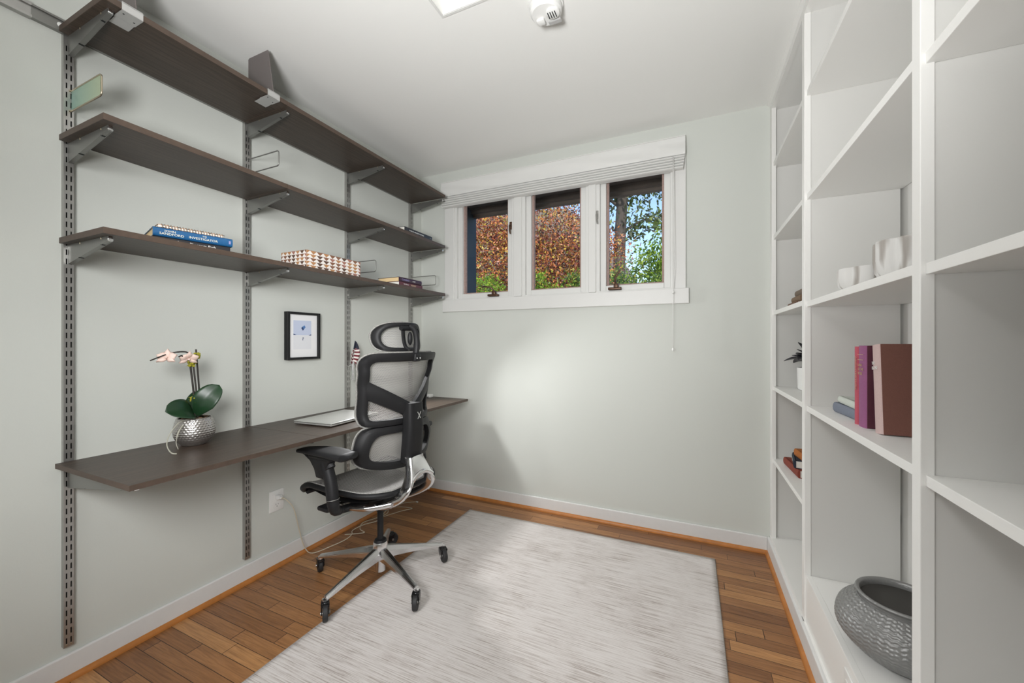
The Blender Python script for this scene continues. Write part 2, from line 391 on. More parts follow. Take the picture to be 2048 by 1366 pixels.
# ------------------------------------------------------------------ built-in bookcase along the right wall
bk = thing('bookcase', 'built-in white bookcase filling the right wall from baseboard to ceiling', 'bookcase', (W, -1.2, 0))
def kadd(bb, name, m, **k):
    bmesh.ops.translate(bb.bm, verts=list(bb.bm.verts), vec=(-W, 1.2, 0)); return bb.build(name, m, bk, **k)
XB = 2.612; XI = W+.0075
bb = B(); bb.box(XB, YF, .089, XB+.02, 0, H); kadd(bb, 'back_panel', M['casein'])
for y0, y1 in ((-.713, -.6795), (-1.542, -1.513), (-2.375, -2.345)):
    bb = B(); bb.box(W-.0005, y0-.001, .089, W+.0205, y1+.001, H, bev=.0015); kadd(bb, 'stile', M['case'])
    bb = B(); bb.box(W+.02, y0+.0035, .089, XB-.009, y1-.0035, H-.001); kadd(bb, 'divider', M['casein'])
bb = B(); bb.box(W, -.05, .089, W+.02, 0, H, bev=.0015); kadd(bb, 'stile', M['case'])
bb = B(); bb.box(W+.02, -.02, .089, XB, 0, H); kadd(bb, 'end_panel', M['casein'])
bb = B(); bb.box(W-.001, YF, 2.392, W+.02, -.05, H-.0005); bb.prism([(W-.014, H), (W-.012, H-.006), (W-.003, H-.014), (W, H-.016), (W, H)], 'y', YF, 0); bb.box(W+.02, YF, 2.394, XB, -.02, H-.001)
kadd(bb, 'top_rail', M['case'])
bays = [(-.6795, -.02, (2.105, 1.712, 1.3125, .912, .527)), (-1.513, -.713, (2.10, 1.7075, 1.3025, .908)), (-2.345, -1.542, (2.085, 1.690, 1.297, .902))]
for y0, y1, zs in bays:
    for z in zs:
        bb = B(); bb.box(XI, y0-.003, z-.021, XB-.002, y1+.003, z, bev=.001); kadd(bb, 'shelf', M['case'])
bb = B(); bb.box(W-.003, -.681, .083, XB, -.02, .107, bev=.001); kadd(bb, 'base_deck', M['case'])
for y0, y1 in ((-1.513, -.713), (-2.345, -1.542), (YF, -2.375)):
    bb = B(); bb.box(XI-.003, y0-.002, .0885, XI+.015, y1+.002, .267, bev=.001); bb.box(W-.003, y0-.002, .0805, XI+.015, y1+.002, .0895); kadd(bb, 'kick_panel', M['case'])
    bb = B(); bb.box(XI+.015, y0-.002, .248, XB, y1+.002, .267); kadd(bb, 'base_deck', M['case'])

# ------------------------------------------------------------------ wall shelving system
SY = (-1.9385, -1.349, -.7455, -.1455)      # standards along the wall
SX = .020
def make_standard():
    t = thing('shelf_standard', 'x', 'shelf standard', (0, SY[0], 0), 0, 'slotted steel uprights on the left wall')
    bb = B(); hw = .0115; z0, z1 = .1195, 2.20
    bb.box(0.0005, -hw, z0, SX-.002, -hw+.002, z1); bb.box(0.0005, hw-.002, z0, SX-.002, hw, z1)
    # face plate with two columns of slots cut as real openings
    pitch = .0312; n = int((z1-z0-.03)/pitch)
    cols = [-hw, -.0072, -.0038, .0038, .0072, hw]
    zz = [z0]; kinds = []
    for k in range(n):
        zc = z0+.022+k*pitch; zz += [zc-.0095, zc+.0095]
    zz.append(z1)
    for i in range(len(zz)-1):
        slot = (i % 2 == 1)
        for j in range(5):
            if slot and j in (1, 3): continue
            vs = [bb.bm.verts.new((SX, cols[j], zz[i])), bb.bm.verts.new((SX, cols[j+1], zz[i])), bb.bm.verts.new((SX, cols[j+1], zz[i+1])), bb.bm.verts.new((SX, cols[j], zz[i+1]))]
            bb._f(vs)
    for sgn in (-1, 1):
        bb.box(SX-.002, sgn*hw-.0009, z0, SX+.0001, sgn*hw+.0009, z1)
    bmesh.ops.remove_doubles(bb.bm, verts=list(bb.bm.verts), dist=1e-5)
    bb.build('channel', M['nickel'], t)
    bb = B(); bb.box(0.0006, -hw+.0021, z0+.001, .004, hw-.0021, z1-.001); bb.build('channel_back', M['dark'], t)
    bb = B()
    for y in (-.0055, .0055): bb.sphere((SX-.001, y, z0+.008), .0032, 8, (.5, 1, 1.3))
    bb.build('end_rivet', M['brass'], t)
    return t
st0 = make_standard()
names = ('leftmost slotted steel shelf upright, beside the bare stretch of left wall', 'second slotted steel upright, between the orchid and the small framed picture',
         'third slotted steel upright, behind the office chair and with the small flag', 'slotted steel upright nearest the corner with the window wall')
st0['label'] = names[0]
for y, nm in zip(SY[1:], names[1:]): dup(st0, (0, y, 0), 0, nm)
# hanging rail at the top
rl = thing('hanging_rail', 'grey steel hanging rail screwed high on the left wall', 'rail', (0, -1.0, 2.2))
bb = B(); bb.prism([(.0005, -.012), (.0005, .034), (.014, .034), (.014, .028), (.008, .028), (.008, -.002), (.017, -.006), (.017, -.012)], 'y', -1.02, 1.0-.12); bb.build('rail', M['brkt'], rl)
bb = B(); bb.prism([(.0005, -.014), (.0005, .036), (.016, .036), (.016, .026), (.010, .026), (.010, -.001), (.020, -.006), (.020, -.014)], 'y', -1.25, -1.02); bb.build('end_cover', M['nickel'], rl)
for y in (-.955, -.45, .25, .7):
    bb = B(); bb.lathe([(.0075, 0), (.0075, .002), (.006, .003), (.003, .003), (.0028, .0015), (0, .0015)], 16, M4=basis((.008, y, .013), (0, 1, 0), (0, 0, 1))); o = bb.build('screw', M['white'], rl, smooth=.5)

SHT = ((2.200, 'top'), (1.8385, 'middle'), (1.4960, 'lowest'))
THK = .0195
def board(name, x0, x1, y0, y1, z1, label, cat, group, thk=THK):
    t = tag(bpy.data.objects.new(name, None), label, cat, group); COL.objects.link(t); t.location = ((x0+x1)/2, (y0+y1)/2, z1-thk); t.empty_display_size = .05
    hx, hy = (x1-x0)/2, (y1-y0)/2
    bb = B(); bb.box(-hx+.0008, -hy+.0008, 0, hx-.0008, hy-.0008, thk, bev=.0006, seg=1); bb.build('panel', M['lam'], t)
    bb = B(); e = .0009
    bb.box(-hx, -hy, .0004, hx, -hy+e, thk-.0004); bb.box(-hx, hy-e, .0004, hx, hy, thk-.0004); bb.box(hx-e, -hy+e, .0004, hx, hy-e, thk-.0004)
    bb.build('edge_band', M['edge'], t)
    return t
where = {'top': 'near the ceiling', 'middle': 'below the topmost shelf', 'lowest': 'the lowest above the desk'}
for z, nm in SHT:
    board('wall_shelf', .026, .331, -1.963, -1.3725, z, 'short dark wood shelf board, left end of the %s shelf row' % nm, 'shelf', 'dark wood wall shelves')
    board('wall_shelf', .026, .331, -1.3715, -.159, z, 'long dark wood shelf board, right side of the %s shelf row' % nm, 'shelf', 'dark wood wall shelves')
DT = .7476
board('wall_desk', .026, .508, -1.972, -1.3465, DT, 'left dark wood desk top panel holding the orchid', 'desk', 'wall mounted desk panels', .0165)
board('wall_desk', .026, .508, -1.3455, -.139, DT, 'right dark wood desk top panel holding the laptop', 'desk', 'wall mounted desk panels', .0165)

def make_bracket(d, hb, hf, label, grp, name='shelf_bracket'):
    t = thing(name, label, 'bracket', (0, 0, 0), 0, grp)
    bb = B()
    for y in (-.0065, .0048):       # two side cheeks
        bb.prism([(.0205, 0), (.0205, -hb), (d, -hf-.001), (d, 0)], 'y', y, y+.0017)
    L_ = math.hypot(d-.0205, hb-hf); an = math.atan2(hb-hf, d-.0205)
    Mx = Matrix.Translation((.0205, 0, -hb)) @ Matrix.Rotation(-an, 4, 'Y')
    bb.box(0, -.0065, 0, L_, .0065, .0018, M4=Mx)                     # lower lip
    bb.build('arm', M['brkt'], t)
    bb = B(); bb.box(d-.006, -.0068, -hf-.002, d+.0015, .0068, -.0005, bev=.003); bb.build('end_cap', M['chrome'], t, smooth=.6)
    for x in (.30, .78): bb = B(); bb.box(.02+d*x, -.0087, -.0065, .02+d*x+.005, -.0064, -.0005, bev=.001); bb.build('shelf_pin', M['brass'], t)
    for f in (.28, .82): bb = B(); bb.box(L_*f, -.0067, -.0006, L_*f+.007, .0067, .0002, M4=Mx); bb.build('slot', M['dark'], t)
    return t
br = make_bracket(.298, .064, .013, 'x', 'steel brackets under the wall shelves')
place = ('leftmost upright', 'second upright from the left', 'third upright from the left', 'upright by the window corner')
first = True
for z, nm in SHT:
    for y, pl in zip(SY, place):
        lab = 'grey steel bracket under the %s shelf row at the %s' % (nm, pl)
        if first: br.location = (0, y+.004, z-THK); br['label'] = lab; first = False
        else: dup(br, (0, y+.004, z-THK), 0, lab)
dbr = make_bracket(.455, .075, .016, 'x', 'steel brackets under the desk', 'desk_bracket')
for k, (y, pl) in enumerate(zip(SY, place)):
    lab = 'grey steel bracket under the desk at the %s' % pl
    if k == 0: dbr.location = (0, y+.004, DT-.0165); dbr['label'] = lab
    else: dup(dbr, (0, y+.004, DT-.0165), 0, lab)

# wire book supports plugged into the uprights
def loop_mesh(m):
    bb = B(); x1, r = .235, .012; h = .034
    pth = [(.014, 0, h), (x1-r, 0, h)]+[(x1-r+r*math.sin(a), 0, h-r+r*math.cos(a)) for a in (PI/8, PI/4, 3*PI/8, PI/2)]
    pth += [(x, y, -z) for x, y, z in pth[::-1]]
    bb.tube(pth, .0026, 8); bb.tube([(.02, 0, h), (.02, -.006, h)], .004, 6); bb.tube([(.02, 0, -h), (.02, -.006, -h)], .004, 6); return bb
wl = thing('wire_book_support', 'brassy wire loop with a pale green iridescent film, left end below the top shelf', 'book support', (0, SY[0]+.006, 1.966), 0, 'wire loop book supports on the uprights')
loop_mesh(0).build('wire_loop', M['brass'], wl, smooth=.8)
m, n, pb = nt('iridescent_film'); pb.inputs['Base Color'].default_value = (.42, .62, .46, 1); pb.inputs['Roughness'].default_value = .25; pb.inputs['Metallic'].default_value = .3; M['film'] = m
lw = N(n, 'ShaderNodeTexCoord'); sp = N(n, 'ShaderNodeSeparateXYZ'); L(n, lw, 'Object', sp, 0)
r = N(n, 'ShaderNodeValToRGB'); r.color_ramp.elements[0].color = (.26, .46, .40, 1); r.color_ramp.elements[1].color = (.42, .50, .32, 1)
n.links.new(math_n(n, 'MULTIPLY', sp.outputs[0], 4.2), r.inputs['Fac']); L(n, r, 'Color', pb, 'Base Color')
bb = B(); bb.box(.022, -.0005, -.033, .233, .0005, .033); o = bb.build('film_panel', M['film'], wl); o['label'] = 'pale green iridescent film panel'
first = None
for y, z, lab in ((SY[1]+.006, 1.983, 'thin steel wire loop on the second upright, above the middle shelf'), (SY[2]+.006, 1.600, 'thin steel wire loop beside the triangle patterned box'),
                  (SY[3]+.006, 1.600, 'thin steel wire loop above the lowest shelf beside the window trim')):
    if first is None:
        first = thing('wire_book_support', lab, 'book support', (0, y, z), 0, 'wire loop book supports on the uprights'); loop_mesh(0).build('wire_loop', M['brkt'], first, smooth=.8)
    else: dup(first, (0, y, z), 0, lab)

# sheet metal bookends clipped over the top shelf's front edge
M['bend'] = mat('grey_sheet_metal', (.52, .52, .51), .4, .5); M['plate'] = mat('grey_bookend_plate', (.20, .175, .17), .42, .5)
be = thing('bookend', 'grey sheet metal bookend clipped near the left end of the top shelf', 'bookend', (.331, -1.895, 2.18), 0, 'clip-on metal bookends on the top shelf')
bb = B(); bb.box(.0005, -.026, -.003, .0025, .026, .024); bb.box(-.05, -.026, -.003, .0025, .026, -.0012)
bb.prism([(-.05, -.0012), (-.05, -.003), (-.075, -.006), (-.088, -.006), (-.088, -.0045), (-.074, -.0045)], 'y', -.024, .024)
bb.box(-.10, -.026, .0205, .0025, .026, .0225); bb.build('clip', M['bend'], be)
bb = B(); bb.prism([(-.205, .0225), (-.03, .0225), (-.07, .238), (-.075, .2395), (-.20, .2395), (-.205, .234)], 'y', .022, .0255, bev=.001); bb.build('upright_plate', M['plate'], be)
bb = B()
for y in (-.016, .016): bb.lathe([(.0025, 0), (.0025, .0006), (0, .0006)], 8, c=(-.014 if y < 0 else -.03, y, -.0037))
bb.build('rivet', M['dark'], be)
dup(be, (.331, -1.4335, 2.18), 0, 'grey sheet metal bookend with a tall plate at the middle of the top shelf')

# ------------------------------------------------------------------ books
def bookmat(nm, c, rough=.55, vary=.1): return mat(nm, c, rough, vary=vary, bscale=220, bump=.15)
def book(name, label, size, loc, rot, cover, pages, group=None, rounded=False, cat='book'):
    # local frame: spine faces -x... +x is the spine side, y along the spine, z thickness
    d, h, t = size
    r = thing(name, label, cat, loc, 0, group); r.rotation_euler = rot
    bb = B(); ct = .0022
    bb.box(-d/2, -h/2, 0, d/2, h/2, ct, bev=.0006, seg=1); bb.box(-d/2, -h/2, t-ct, d/2, h/2, t, bev=.0006, seg=1)
    if rounded:
        pr = [(d/2-.003, 0), (d/2+.001, 0)]+[(d/2+.001+.007*math.sin(a), t/2-t/2*math.cos(a)) for a in [PI*k/8 for k in range(1, 8)]]+[(d/2+.001, t), (d/2-.003, t)]
        bb.prism(pr, 'y', -h/2, h/2)
    else: bb.box(d/2-.0022, -h/2, 0, d/2, h/2, t, bev=.0006, seg=1)
    bb.build('cover', cover, r, smooth=.6)
    bb = B(); bb.box(-d/2+.004, -h/2+.004, ct, d/2-.0025, h/2-.004, t-ct); o = bb.build('page_block', pages, r); return r
Z3 = 1.4960
CB = bookmat('blue_jacket', (.012, .095, .24), .35); CBl = bookmat('black_jacket', (.018, .018, .022), .4); CPl = bookmat('plum_jacket', (.035, .012, .03), .4); CMa = bookmat('maroon_jacket', (.10, .02, .028), .45)
CW = mat('cream_print', (.82, .78, .62), .5); WP = mat('white_print', (.85, .85, .82), .5); LV = mat('lavender_print', (.30, .28, .5), .5); TN = mat('tan_print', (.62, .48, .32), .5)
# stack on the lowest shelf: dark book, blue book, spiral pad
ang = math.atan2(.305-.254, .191)         # spines lie slightly askew of the shelf edge
rz = -ang
bkA = book('book', 'black hardback with white script on its spine, bottom of the stack by the orchid side', (.155, .222, .022), (.197, -1.675, Z3), (0, 0, rz), CBl, M['paper'])
bkB = book('book', 'blue hardback with cream title lettering, middle of the stack on the lowest shelf', (.16, .232, .031), (.196, -1.674, Z3+.0223), (0, 0, rz), CB, M['paper'], rounded=True)
def spine_text(r, body, size, m, y, z, d, sx=1.0, off=.0003, nm='spine_lettering', align='LEFT'):
    return lettering(nm, body, size, m, r, basis((d/2+off, y, z), (0, 1, 0), (0, 0, 1)), .0002, align, sx)
spine_text(bkB, 'JOHN', .0105, CW, -.086, .0165, .16, 1.15, .0084); spine_text(bkB, 'SANDFORD', .0112, CW, -.1, .0065, .16, 1.15, .0082)
spine_text(bkB, 'THE', .0065, CW, .021, .0195, .16, 1.1, .0081); spine_text(bkB, 'INVESTIGATOR', .0115, CW, -.019, .0075, .16, 1.1, .0083)
bb = B(); bb.box(.0885, .103, .009, .0886, .109, .021); bb.build('spine_emblem', LV, bkB)
spine_text(bkA, 'Damon Quay  Phantom Path', .014, WP, -.098, .006, .155, 1.0, .0004)
pad = thing('spiral_notebook', 'patterned spiral notebook lying on top of the blue hardback', 'notebook', (.205, -1.684, Z3+.0536), rz+.03)
m, n, pb = nt('patterned_cover'); tc = N(n, 'ShaderNodeTexCoord'); ck = N(n, 'ShaderNodeTexChecker', Scale=90.0); L(n, tc, 'Object', ck, 'Vector')
ck.inputs['Color1'].default_value = (.62, .40, .26, 1); ck.inputs['Color2'].default_value = (.03, .022, .02, 1); L(n, ck, 'Color', pb, 'Base Color')
bb = B(); bb.box(-.07, -.098, .0085, .068, .098, .0105); bb.box(-.07, -.098, 0, .068, .098, .0018); bb.build('cover', m, pad)
bb = B(); bb.box(-.068, -.096, .0018, .066, .096, .0085); bb.build('page_block', M['paperw'], pad)
bb = B()
for k in range(22):
    y = -.088+k*.0084; bb.tube([(.068+.0075*math.cos(a)*.9, y+.0012*a/PI, .0055+.0068*math.sin(a)) for a in [2*PI*j/12 for j in range(12)]], .0011, 5, closed=True)
bb.build('spiral_binding', mat('copper_wire', (.5, .33, .22), .35, .7), pad)
# triangle pattern box
bx = thing('patterned_box', 'box patterned with white and brown triangles on the lowest shelf', 'box', (.205, -1.083, Z3), 0)
TRI = [mat('inlay_%s' % k, c, .5) for k, c in (('white', (.80, .76, .72)), ('tan', (.42, .21, .09)), ('brown', (.22, .10, .055)), ('umber', (.10, .05, .03)), ('rose', (.34, .15, .11)))]
lx, ly, hz = .088, .165, .086      # half depth, half length, height
bb = B(); bb.box(-lx, -ly, 0, lx, ly, hz)
def tri_face(org, ux, uz, length, height, nrm, cols, rows):
    w, hh = length/cols, height/rows; rnd = random.Random(3)
    for rI in range(rows):
        for cI in range(cols):
            def P(a, c): return Vector(org)+Vector(ux)*a+Vector(uz)*c+Vector(nrm)*.0006
            x0, z0 = cI*w, rI*hh
            bb.mi = 0; bb._f([bb.bm.verts.new(P(x0+.0003, z0)), bb.bm.verts.new(P(x0+w-.0003, z0)), bb.bm.verts.new(P(x0+w/2, z0+hh*.98))])
            bb.mi = rnd.choice((1, 1, 2, 2, 3, 4))
            bb._f([bb.bm.verts.new(P(x0+w/2, z0+hh)), bb.bm.verts.new(P(min(length, x0+w), z0+.0008)), bb.bm.verts.new(P(min(length, x0+w*1.5), z0+hh))] if cI < cols-1 else [bb.bm.verts.new(P(x0+w/2, z0+hh)), bb.bm.verts.new(P(x0+w, z0+.0008)), bb.bm.verts.new(P(x0+w, z0+hh))])
            if cI == 0: bb._f([bb.bm.verts.new(P(0, z0+hh)), bb.bm.verts.new(P(0, z0+.0008)), bb.bm.verts.new(P(w/2, z0+hh))])
    bb.mi = 0
tri_face((lx, -ly, 0), (0, 1, 0), (0, 0, 1), 2*ly, hz, (1, 0, 0), 9, 5); tri_face((-lx, -ly, 0), (1, 0, 0), (0, 0, 1), 2*lx, hz, (0, -1, 0), 6, 5); tri_face((-lx, -ly, hz), (1, 0, 0), (0, 1, 0), 2*lx, 2*ly, (0, 0, 1), 6, 11)
bb.build('box_body', TRI, bx, fixn=False)
# right-hand books
rz2 = 0
bkC = book('book', 'maroon paperback with tan lettering, under the dark Conrad hardback on the lowest shelf', (.15, .235, .022), (.243, -.52, Z3), (0, 0, .02), CMa, M['paperw'])
bkD = book('book', 'dark plum hardback spined CONRAD, upper of the two books near the window', (.17, .21, .028), (.232, -.526, Z3+.0222), (0, 0, -.01), CPl, M['paper'], rounded=True)
spine_text(bkD, 'CONRAD', .0145, LV, -.088, .0085, .17, 1.1, .0084); spine_text(bkD, 'A LIFE', .009, WP, .012, .0105, .17, 1.2, .0084); spine_text(bkC, 'The Women', .0095, WP, -.075, .008, .15); spine_text(bkC, 'KINSEY', .0135, TN, -.002, .006, .15, 1.2)
bkE = book('book', 'black book titled WORLDS GREATEST lying on the middle shelf near the window', (.16, .285, .027), (.24, -.443, SHT[1][0]), (0, 0, 0), CBl, M['paperw'])
spine_text(bkE, "WORLD'S GREATEST MYSTERIES", .0105, WP, -.098, .009, .16, 1.0); spine_text(bkE, 'o', .008, WP, .12, .011, .16)

# ------------------------------------------------------------------ picture, flag, laptop, outlet, cords
pic = thing('picture_frame', 'small black framed print hanging on the wall above the desk', 'picture', (0, -1.053, 1.181))
bb = B(); hw, hh, bw = .0985, .127, .0125
for a in ((-hw, -hh, -hw+bw, hh), (hw-bw, -hh, hw, hh), (-hw+bw, -hh, hw-bw, -hh+bw), (-hw+bw, hh-bw, hw-bw, hh)): bb.box(.001, a[0], a[1], .031, a[2], a[3], bev=.0008, seg=1)
bb.build('frame', M['black'], pic)
PW = mat('mat_board', (.86, .86, .87), .7); PB = mat('print_pale_blue', (.58, .64, .80), .6); PG = mat('print_pale_grey', (.78, .79, .82), .6); PD = mat('print_navy', (.02, .05, .16), .6); PM = mat('print_mid_blue', (.10, .22, .48), .6); PL = mat('print_light_blue', (.24, .40, .66), .6)
bb = B(); bb.box(.004, -hw+bw, -hh+bw, .018, hw-bw, hh-bw); bb.build('mat_board', PW, pic)
bb = B(); x = .0185
def rect(y0, z0, y1, z1, mi, x=.0185):
    bb.mi = mi; bb.box(x-.0006, y0, z0, x, y1, z1)
def poly(pts, mi, x=.0188):
    bb.mi = mi; bb._f([bb.bm.verts.new((x, p[0], p[1])) for p in pts])
rect(-.058, -.072, .049, .002, 1); rect(-.058, .004, .049, .083, 0)
c_, s_ = 0.004, .013
poly([(-.013, .043), (-.002, .049), (.003, .034), (-.003, .029)], 2); poly([(-.002, .049), (.008, .058), (.014, .047), (.003, .034)], 3); poly([(-.013, .043), (-.004, .053), (.008, .058), (-.002, .049)], 4)
poly([(-.058, .004), (-.058, .012), (-.05, .008), (-.041, .005)], 2); poly([(.049, .003), (.049, .009), (.041, .007), (.032, .003)], 2)
poly([(-.005, -.024), (-.001, -.024), (0, -.006), (-.003, -.006)], 2); poly([(0, -.014), (.005, -.012), (.005, -.01), (0, -.011)], 2)
bb.build('print', [PB, PG, PD, PM, PL], pic, fixn=False)
# little flag in a clear tube hung on the third upright
fl = thing('desk_flag', 'small American flag in a thin metal tube hung on the third upright', 'flag', (.058, -.745, .915))
bb = B(); bb.tube([(0, 0, 0), (0, 0, .115)], .009, 14); bb.tube([(-.037, 0, .09), (-.01, 0, .09)], .004, 8); bb.tube([(0, 0, .11), (.003, .012, .235)], .0022, 6); bb.build('holder_tube', M['chrome'], fl, smooth=.6)
m, n, pb = nt('striped_flag_cloth'); uv = N(n, 'ShaderNodeUVMap'); sp = N(n, 'ShaderNodeSeparateXYZ'); L(n, uv, 'UV', sp, 0)
U, V = sp.outputs[0], sp.outputs[1]
stripe = math_n(n, 'MODULO', math_n(n, 'FLOOR', math_n(n, 'MULTIPLY', V, 13.0)), 2.0)
mx = N(n, 'ShaderNodeMix', data_type='RGBA'); n.links.new(stripe, mx.inputs[0]); mx.inputs[6].default_value = (.16, .012, .022, 1); mx.inputs[7].default_value = (.78, .74, .70, 1)
canton = math_n(n, 'MULTIPLY', math_n(n, 'GREATER_THAN', V, .462), math_n(n, 'LESS_THAN', U, .40))
su = math_n(n, 'SUBTRACT', math_n(n, 'FRACT', math_n(n, 'MULTIPLY', U, 15.0)), .5); sv = math_n(n, 'SUBTRACT', math_n(n, 'FRACT', math_n(n, 'MULTIPLY', V, 11.0)), .5)
star = math_n(n, 'LESS_THAN', math_n(n, 'ADD', math_n(n, 'MULTIPLY', su, su), math_n(n, 'MULTIPLY', sv, sv)), .05)
m3 = N(n, 'ShaderNodeMix', data_type='RGBA'); n.links.new(star, m3.inputs[0]); m3.inputs[6].default_value = (.012, .016, .035, 1); m3.inputs[7].default_value = (.7, .7, .7, 1)
m4 = N(n, 'ShaderNodeMix', data_type='RGBA'); n.links.new(canton, m4.inputs[0]); L(n, mx, 2, m4, 6); L(n, m3, 2, m4, 7); L(n, m4, 2, pb, 'Base Color'); pb.inputs['Roughness'].default_value = .7
def flagpt(u, v):
    # a small flag hanging limp from its stick: gathered at the tip, folds fanning out below; v runs down
    top, bot = .243-.01*u, .098-.03*u+.03*(1-abs(2*u-1))
    z = top+(bot-top)*v; wd = (.012+.062*min(1, v*1.9)**.9)*(1-.45*max(0, v-.62)/.38)
    y = .018+.006*math.sin(v*5)+(u-.5)*wd-.012*v; x = .004+.011*math.sin(u*8.5+v*2.2)*min(1, v*2.5)
    return Vector((x, y, z))
def flaguv(u, v):
    return (.2 if v < .40-.1*u else .7, max(.01, 1.06-v*.98-.34*abs(u-.42)))
bb = B(); bb.grid(flagpt, 24, 40, flaguv); bb.build('flag_cloth', m, fl, solid=.0006, fixn=False)

lp = thing('laptop', 'closed silver laptop lying on the right desk panel', 'laptop', (.275, -1.048, DT), math.radians(4))
bb = B(); bb.box(-.118, -.165, .004, .118, .165, .0115, bev=.003, seg=2); bb.build('base', M['silver'], lp, smooth=.6)
bb = B(); bb.box(-.119, -.166, .0125, .119, .166, .0185, bev=.0029, seg=3); bb.build('lid', M['silver'], lp, smooth=.6)
bb = B()
for sx_ in (-.09, .09):
    for sy_ in (-.13, .13): bb.lathe([(.006, 0), (.006, .0045)], 10, c=(sx_, sy_, 0))
bb.build('foot', M['rubber'], lp)
bb = B(); bb.box(-.119, -.12, .008, -.110, .12, .0145, bev=.002); bb.build('hinge', M['black'], lp)
wh = thing('white_adapter', 'small white plastic adapter at the far right end of the desk', 'adapter', (.215, -.185, DT))
bb = B(); bb.box(-.02, -.018, 0, .02, .018, .022, bev=.005); bb.build('body', M['white'], wh, smooth=.6)
bb = B(); bb.tube([(0, -.018, .008), (.004, -.032, .004), (-.004, -.05, .003)], .0022, 6); bb.build('cable', M['black'], wh)

def outlet(name, label, loc, Mx):
    t = thing(name, label, 'power outlet', loc); R = Mx
    bb = B(); bb.box(-.0385, -.0535, 0, .0385, .0535, .005, bev=.002, M4=R); bb.build('cover_plate', M['white'], t, smooth=.6)
    for z in (-.021, .021):
        bb = B(); bb.box(-.0165, z-.0145, .0045, .0165, z+.0145, .0066, bev=.0009, M4=R); s = bb.build('socket', M['white'], t)
        bb = B()
        for x, hh in ((-.006, .004), (.006, .0033)): bb.box(x-.0009, z-hh+.003, .0064, x+.0009, z+hh+.003, .0068, M4=R)
        bb.lathe([(.0022, 0), (.0022, .0003), (0, .0003)], 10, c=(0, z-.0075, .0065), M4=R); bb.build('slot', M['dark'], s)
    bb = B(); bb.lathe([(.0028, .005), (.0025, .0062), (0, .0064)], 10, M4=R); bb.build('screw', M['white'], t); return t
outlet('wall_outlet', 'white duplex power outlet low on the left wall with a plug in it', (0, -1.1935, .3375), basis((0, 0, 0), (0, 1, 0), (0, 0, 1)))
outlet('wall_outlet', 'white power outlet in the kick panel below the grey vase', (XI-.003, -1.19, .2), basis((0, 0, 0), (0, 0, 1), (0, 1, 0)))
pc = thing('power_cord', 'ivory power cord plugged into the left wall outlet, running down to the floor', 'cord', (.008, -1.192, .357))
bb = B(); bb.box(0, -.012, -.010, .022, .012, .010, bev=.003); bb.box(.02, -.006, -.006, .034, .006, .006, bev=.002); bb.build('plug', M['white'], pc, smooth=.6)
bb = B(); P_ = [(.033, 0, 0), (.055, .01, -.012), (.062, .045, -.07), (.05, .085, -.2), (.05, .115, -.3), (.06, .155, -.3515), (.09, .25, -.3535), (.105, .34, -.3535), (.09, .40, -.353), (.055, .44, -.3535), (.06, .52, -.3535), (.10, .60, -.353), (.08, .68, -.3535)]
bb.tube(bez(P_, 6), .0026, 6); bb.build('cable', M['cord'], pc, smooth=.9)
fc = thing('cable', 'tangled ivory cable lying on the floor along the baseboard behind the chair', 'cable', (.06, -.55, 0))
bb = B(); P_ = [(.0, -.26, .003), (.06, -.22, .003), (.085, -.19, .0031), (.03, -.17, .003), (-.018, -.10, .003), (.01, -.02, .003), (.035, .06, .008), (.0, .10, .012), (.03, .02, .003), (.06, .07, .003), (.09, .14, .003), (.13, .20, .004), (.05, .19, .004), (.0, .17, .003), (.02, .25, .003), (.08, .30, .003)]
bb.tube(bez(P_, 6), .0025, 6); bb.build('cable_run', M['cord'], fc, smooth=.9)
bb = B(); bb.box(.082, .298, 0, .1, .306, .008, bev=.002); bb.build('connector', M['white'], fc)

# ------------------------------------------------------------------ orchid
PZ = DT
orc = thing('potted_orchid', 'pale pink orchid with dark leaves in a hammered silver pot on the desk', 'plant', (.155, -1.636, PZ))
m, n, pb = nt('hammered_silver_glaze'); pb.inputs['Metallic'].default_value = .85; pb.inputs['Base Color'].default_value = (.50, .48, .46, 1); pb.inputs['Roughness'].default_value = .24
M['hammer'] = m
bb = B(); prof = [(0, .0), (.045, 0), (.049, .004), (.066, .022), (.0755, .042), (.0765, .056), (.073, .078), (.066, .104), (.064, .108), (.060, .106), (.058, .095), (0, .092)]
# dimples are modelled: dense rings displaced in a staggered grid
def potprof():
    out = []; zs = [i/60 for i in range(61)]
    P2 = bez([(.043, .004, 0), (.058, .022, 0), (.066, .042, 0), (.067, .058, 0), (.063, .082, 0), (.057, .104, 0)], 12)
    return [(p.x, p.y) for p in P2]
pp = potprof()
def dimple(a, z):
    rw = z/.0085; r_ = int(math.floor(rw)); q = (a*34/(2*PI)+(.5 if r_ % 2 else 0)) % 1
    d = math.hypot((q-.5)*2, ((rw % 1)-.5)*2); return 1-.028*max(0, 1-d*d)+.004
bb.lathe([(0, 0), (.04, 0)]+pp, 170, wob=lambda a, z: dimple(a, z) if .006 < z < .103 else 1)
bb.lathe([(.057, .104), (.0555, .1065), (.052, .105), (.05, .09), (0, .09)], 60); pot = bb.build('pot', M['hammer'], orc, fixn=True)
bb = B()
rnd = random.Random(5)
for k in range(60):
    a = rnd.random()*6.28; r_ = .043*math.sqrt(rnd.random()); bb.sphere((r_*math.cos(a), r_*math.sin(a), .096+rnd.random()*.006), .008, 6, (1, 1.4, .6))
bb.build('bark_chips', mat('bark', (.16, .10, .055), .9, vary=.4, bscale=80), orc)
LEAFG = mat('dark_orchid_leaf', (.012, .042, .016), .32, vary=.35, bscale=30)
